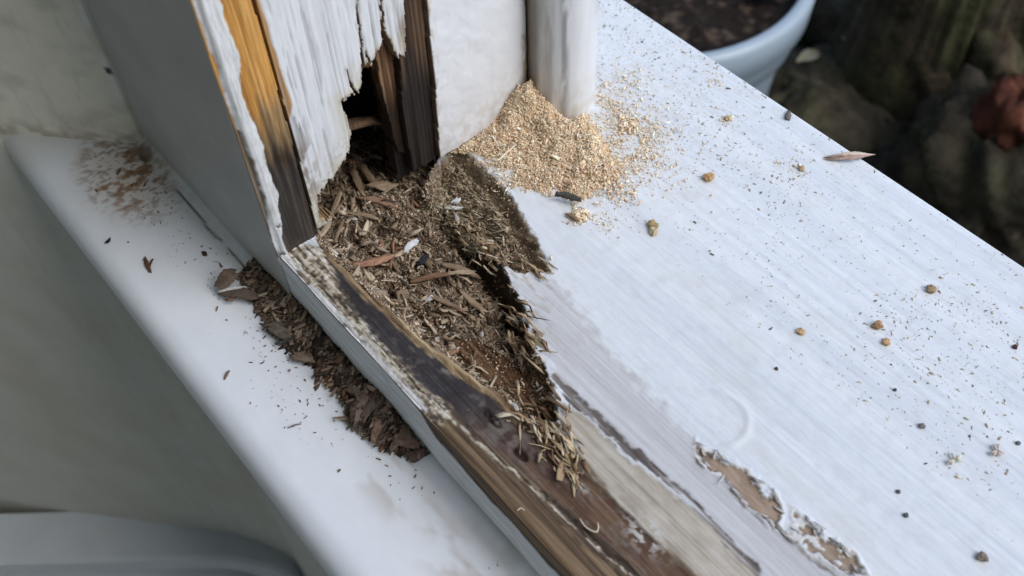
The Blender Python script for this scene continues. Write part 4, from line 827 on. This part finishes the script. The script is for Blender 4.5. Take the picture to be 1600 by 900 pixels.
for i, (x, y, s, c, lb) in enumerate([
 (1108, 280, .0052, (.55, .34, .17), 'orange tan crumb on the sill to the right of the sawdust heap'),
 (1020, 354, .0052, (.42, .32, .18), 'upper brown half of the double crumb below the sawdust heap on the sill'),
 (1021, 364, .0044, (.55, .45, .28), 'straw coloured lower half of the double crumb on the sill'),
 (1370, 511, .0048, (.40, .26, .14), 'round brown crumb on the open right part of the sill'),
 (1384, 536, .0034, (.58, .38, .20), 'orange crumb just below the round brown crumb'),
 (1251, 520, .0036, (.60, .42, .24), 'light orange crumb left of the round brown crumb'),
 (1454, 454, .0042, (.36, .26, .16), 'olive brown crumb near the right edge of the photo'),
 (1534, 872, .0040, (.26, .21, .17), 'grey brown crumb at the bottom right of the sill'),
 (1252, 265, .0032, (.48, .36, .22), 'small tan crumb near the sill edge, below the pink splinter'),
 (1137, 187, .0038, (.60, .46, .28), 'tan crumb near the outer edge of the sill, below the plant pot'),
 (1590, 693, .0026, (.16, .16, .17), 'dark grey crumb at the right edge of the photo'),
 (1415, 806, .0026, (.12, .12, .13), 'dark grey crumb in the lower right of the sill'),
 (1403, 769, .0022, (.14, .14, .14), 'small black crumb just above the dark grey one at lower right'),
 (1213, 577, .0020, (.10, .08, .07), 'small dark crumb on the sill above the filler ring'),
 (1440, 667, .0026, (.20, .19, .18), 'grey crumb right of the middle of the lower sill'),
 (1585, 543, .0028, (.10, .05, .05), 'maroon crumb against the right edge of the photo'),
 (1398, 610, .0020, (.08, .08, .10), 'tiny black crumb on the open sill above the grey one')]):
    crumb(x, y, s*(.66 if max(c) < .2 else .86), c, lb, i)
pa, pb = atz(868, 303, .004), atz(908, 311, .004); chip('dark_pellet', pa, pb, .0026, .0022, (.10, .095, .085), 'dark grey pellet lying on the near side of the yellow sawdust heap', 'pellet', seed=201, arch=.02, fray=.05)
pa, pb = atz(1297, 246, .0012), atz(1360, 241, .003); chip('wood_splinter', pa, pb, .0030, .0010, (.58, .40, .34), 'curled pinkish splinter lying over the outer edge of the sill', 'splinter', seed=202, arch=.17, col2=(.78, .68, .55), tilt=.6, fray=.8)
pa, pb = atz(905, 345, .0014), atz(884, 333, .0014); chip('wood_splinter', pa, pb, .0016, .0008, (.30, .20, .13), 'small brown splinter at the near tail of the sawdust', 'splinter', seed=203)
# curved pale fibre on the brown end of the rail
def fibre(name, pts, rad_, col, label, cat='fibre'):
    P = np.array(pts); n = len(P); V = []; k = 6
    for i in range(n):
        t = P[min(i+1, n-1)]-P[max(i-1, 0)]; t /= np.linalg.norm(t); s = np.cross(t, [0, 0, 1.]); s /= np.linalg.norm(s)+1e-9; u = np.cross(s, t)
        for q in range(k): a = 2*math.pi*q/k; rr = rad_*(1-.6*abs(2*i/(n-1)-1)**3); V.append(P[i]+(s*math.cos(a)+u*math.sin(a))*rr-P[0])
    F_ = [(i*k+q, i*k+(q+1) % k, (i+1)*k+(q+1) % k, (i+1)*k+q) for i in range(n-1) for q in range(k)]
    o = mk(name, V, F_, M_chip, None, const(V, col)); o.location = P[0]; return tag(o, label, cat)
def curve(pts, z, n=24):
    P = np.array([np.append(atz(*p, z[i] if isinstance(z, (list, tuple)) else z)[:2], z[i] if isinstance(z, (list, tuple)) else z) for i, p in enumerate(pts)]); t = np.linspace(0, len(P)-1, n); i = np.minimum(t.astype(int), len(P)-2); f_ = (t-i)
    out = []
    for k in range(n):
        a = P[max(i[k]-1, 0)]; b = P[i[k]]; c = P[i[k]+1]; d = P[min(i[k]+2, len(P)-1)]; q = f_[k]
        out.append(.5*((2*b)+(-a+c)*q+(2*a-5*b+4*c-d)*q*q+(-a+3*b-3*c+d)*q**3))
    return out
fibre('wood_fibre', curve([(906, 810), (912, 820), (922, 828), (932, 831), (935, 824), (934, 816)], .0005), .00028, (.66, .56, .42), 'thin pale hooked fibre on the brown near end of the rail')
fibre('wood_fibre', curve([(808, 798), (814, 794), (820, 798)], .001), .00022, (.66, .60, .50), 'tiny pale fibre caught on the bare lip of the rail')
fibre('wood_fibre', curve([(764, 248), (778, 250), (790, 240), (806, 226)], [.006, .007, .0075, .0085]), .0004, (.80, .72, .56), 'long pale curled shaving on the far side of the sawdust heap', 'shaving')
for i, (c0, leg, lb, cc_) in enumerate([((1492, 718), [(-14, 4), (-5, -10), (12, 2), (10, -6), (-8, 8)], 'pale star shaped tuft of fibres on the lower right of the sill', (.66, .62, .48)), ((1558, 704), [(-12, 4), (-6, -9), (4, -10), (12, 4), (6, 8), (-8, 8)], 'pinkish star shaped tuft of fibres near the right edge of the sill', (.62, .52, .46))]):
    t_ = empty('fibre_tuft', tuple(np.append(atz(*c0)[:2], .0005))); tag(t_, lb, 'fibre tuft', 'tufts on the sill')
    base = np.append(atz(*c0)[:2], .0005)
    for (dx, dy) in leg:
        o = fibre('tuft_strand', curve([c0, (c0[0]+dx*.5, c0[1]+dy*.6), (c0[0]+dx, c0[1]+dy)], [.0005, .0016, .0006], 8), .00045, cc_, None, None)
        o.parent = t_; o.location = tuple(Vector(o.location)-Vector(base))

# ------------------------------------------------------------------ garden below
def lathe(name, prof, cen, mat, parent=None, n=96):
    V = [(r_*math.cos(2*math.pi*k/n), r_*math.sin(2*math.pi*k/n), z) for r_, z in prof for k in range(n)]; m = len(prof)
    F_ = [(i*n+k, i*n+(k+1) % n, (i+1)*n+(k+1) % n, (i+1)*n+k) for i in range(m-1) for k in range(n)]
    o = mk(name, V, F_, mat, parent); o.location = cen; return o
pot = empty('plant_pot', (-.672, .752, -.67)); tag(pot, 'pale blue grey plastic plant pot full of dark soil, below the sill', 'plant pot')
lathe('body', [(.0, .003), (.140, .003), (.143, 0), (.146, .004), (.163, .205), (.166, .212), (.166, .230)], (0, 0, 0), M_pot, pot)
lathe('rim', [(.166, .190), (.171, .192), (.172, .215), (.176, .222), (.181, .225), (.183, .262), (.180, .269), (.171, .270), (.167, .266), (.1665, .235), (.166, .190)], (0, 0, 0), M_pot, pot)
gx_ = np.linspace(-.168, .168, 90); X, Y = np.meshgrid(gx_, gx_, indexing='ij'); Z = .232+.016*fbm(X*40, Y*40, 801)+.006*fbm(X*140, Y*140, 802); C = mix(const(np.zeros(X.size), (.020, .015, .012)).reshape(*X.shape, 3), ss(.60, .68, fbm(X*90, Y*90, 803)), (.075, .055, .04))
v, f_, c = compact(np.stack([X, Y, Z], -1).reshape(-1, 3), gridfaces(90, 90, cx(np.hypot(X, Y)) < .166), C.reshape(-1, 3)); mk('potting_soil', v, f_, material('potting_soil', .95, .5, 150, 1., dist=.004, spec=.1), pot, c)
# weathered stick standing in the pot
st = bar('garden_stake', (-.90, .93, -.60), (-.72, .68, -.36), .011, .011, material('stake_wood', .8, .2, 80, .4), None, (.22, .15, .10), 3)
tag(st, 'brown wooden stake leaning across the plant pot at the top of the photo', 'stake')
def leaf(px, py, z, L, W, col, label, seed, ang):
    n, m = 8, 5; V = []
    for i in range(n):
        for j in range(m):
            k = i/(n-1); q = j/(m-1)-.5; V.append(((k-.5)*L, q*W*math.sin(math.pi*min(max(k, .04), .97)), .12*L*math.sin(k*3)+.25*W*q*q*4))
    o = mk('garden_leaf', V, [(i*m+j, (i+1)*m+j, (i+1)*m+j+1, i*m+j+1) for i in range(n-1) for j in range(m-1)], material('leaf_'+str(seed), .5, .15, 60, .2, color=col), None)
    s_ = o.modifiers.new('thick', 'SOLIDIFY'); s_.thickness = .0008; o.location = atz(px, py, z); o.rotation_euler = (.2, .1, ang); tag(o, label, 'leaf')
leaf(1182, -4, -.42, .07, .022, (.06, .18, .02), 'small green leaf over the soil of the plant pot', 1, .8)
leaf(1262, 92, -.622, .042, .018, (.30, .28, .19), 'pale dead leaf on the ground beside the plant pot', 2, 1.4)
leaf(1332, 66, -.60, .030, .014, (.30, .27, .22), 'small pale dead leaf on the ground right of the pot', 3, .4)
def rock(px, py, z, rx, ry, rz, col, label, seed, moss=.5, kind='rock', nz_=1.):
    nU, nV = 72, 40; A, B = np.meshgrid(np.linspace(0, 2*math.pi, nU, endpoint=False), np.linspace(-math.pi/2, math.pi/2, nV), indexing='ij')
    D = np.stack([np.cos(A)*np.cos(B), np.sin(A)*np.cos(B), np.sin(B)], -1); a = np.abs(D); sq = (a[..., 0]**3+a[..., 1]**3+a[..., 2]**3)**(1/3.)
    u_, v_ = D[..., 0]*1.7+D[..., 2]*1.1+seed*5, D[..., 1]*1.7-D[..., 2]*.9
    k = (.42+1.0*fbm(u_*1.5, v_*1.5, seed, 6)*nz_+.22*np.abs(fbm(u_*5, v_*5, seed+3)-.5))/sq
    V = D*k[..., None]*np.array([rx, ry, rz]); n_ = fbm(u_*4, v_*4, seed+7)
    C = ramp(n_, [np.array(col)*.2, np.array(col)*np.array([.9, .76, .6]), np.array(col)*np.array([1.7, 1.45, 1.1])]); C = mix(C, ss(.5, .62, fbm(u_*3, v_*3, seed+9))*moss*ss(-.2, .5, D[..., 2]), (.035, .042, .016))
    I, J = np.meshgrid(np.arange(nU), np.arange(nV-1), indexing='ij'); f_ = np.stack([I*nV+J, ((I+1) % nU)*nV+J, ((I+1) % nU)*nV+J+1, I*nV+J+1], -1).reshape(-1, 4)
    o = mk(kind, V.reshape(-1, 3), f_, M_rock, None, C.reshape(-1, 3)); o.location = atz(px, py, z); return tag(o, label, 'rock', 'rocks in the dark garden')
rock(1290, 175, -.66, .10, .10, .045, (.045, .045, .038), 'low grey rock at the foot of the plant pot', 1, .3)
rock(1330, 20, -.66, .13, .09, .06, (.035, .034, .028), 'dark mossy rock behind the plant pot', 2, .8)
rock(1545, 90, -.58, .12, .10, .10, (.055, .05, .04), 'large brown grey rock in the top right corner', 3, .5)
rock(1592, 176, -.50, .036, .038, .032, (.075, .030, .022), 'reddish rock at the right edge of the photo', 4, .1)
rock(1560, 270, -.58, .11, .09, .08, (.045, .043, .037), 'dim grey rock below the reddish rock', 5, .3)
rock(1500, 330, -.66, .09, .12, .05, (.035, .034, .032), 'low dark rock close beyond the sill', 6, .3)
rock(1400, 270, -.68, .10, .12, .05, (.030, .030, .032), 'dark rock in the gap between sill and tree stump', 7, .3)
# old stump, bark ridged, mossy
def stump():
    nU, nV = 160, 60; A, T = np.meshgrid(np.linspace(0, 2*math.pi, nU, endpoint=False), np.linspace(0, 1, nV), indexing='ij')
    r = .085*(1+.5*(1-T)**3)+.010*fbm(np.cos(A)*5+9, np.sin(A)*5+T*.8, 851)+.012*fbm(np.cos(A)*14, np.sin(A)*14+T*1.2, 852)
    V = np.stack([r*np.cos(A), r*np.sin(A), T*.42-.02], -1); n_ = fbm(np.cos(A)*16, np.sin(A)*16+T*2, 853); C = ramp(n_, [(.012, .010, .008), (.045, .035, .022), (.075, .062, .036)])
    C = mix(C, ss(.5, .65, fbm(A*2, T*5, 854))*.6, (.04, .045, .018)); I, J = np.meshgrid(np.arange(nU), np.arange(nV-1), indexing='ij'); f_ = np.stack([I*nV+J, ((I+1) % nU)*nV+J, ((I+1) % nU)*nV+J+1, I*nV+J+1], -1).reshape(-1, 4)
    V = V.reshape(-1, 3); C = C.reshape(-1, 3); f_ = list(map(tuple, f_)); top = [i*nV+nV-1 for i in range(nU)]; f_.append(tuple(top))
    o = mk('tree_stump', V, f_, M_rock, None, C); p = atz(1430, 120, -.66); o.location = (p[0], p[1], -.69); return tag(o, 'dark mossy tree stump standing in the garden beyond the sill', 'tree stump')
stump()
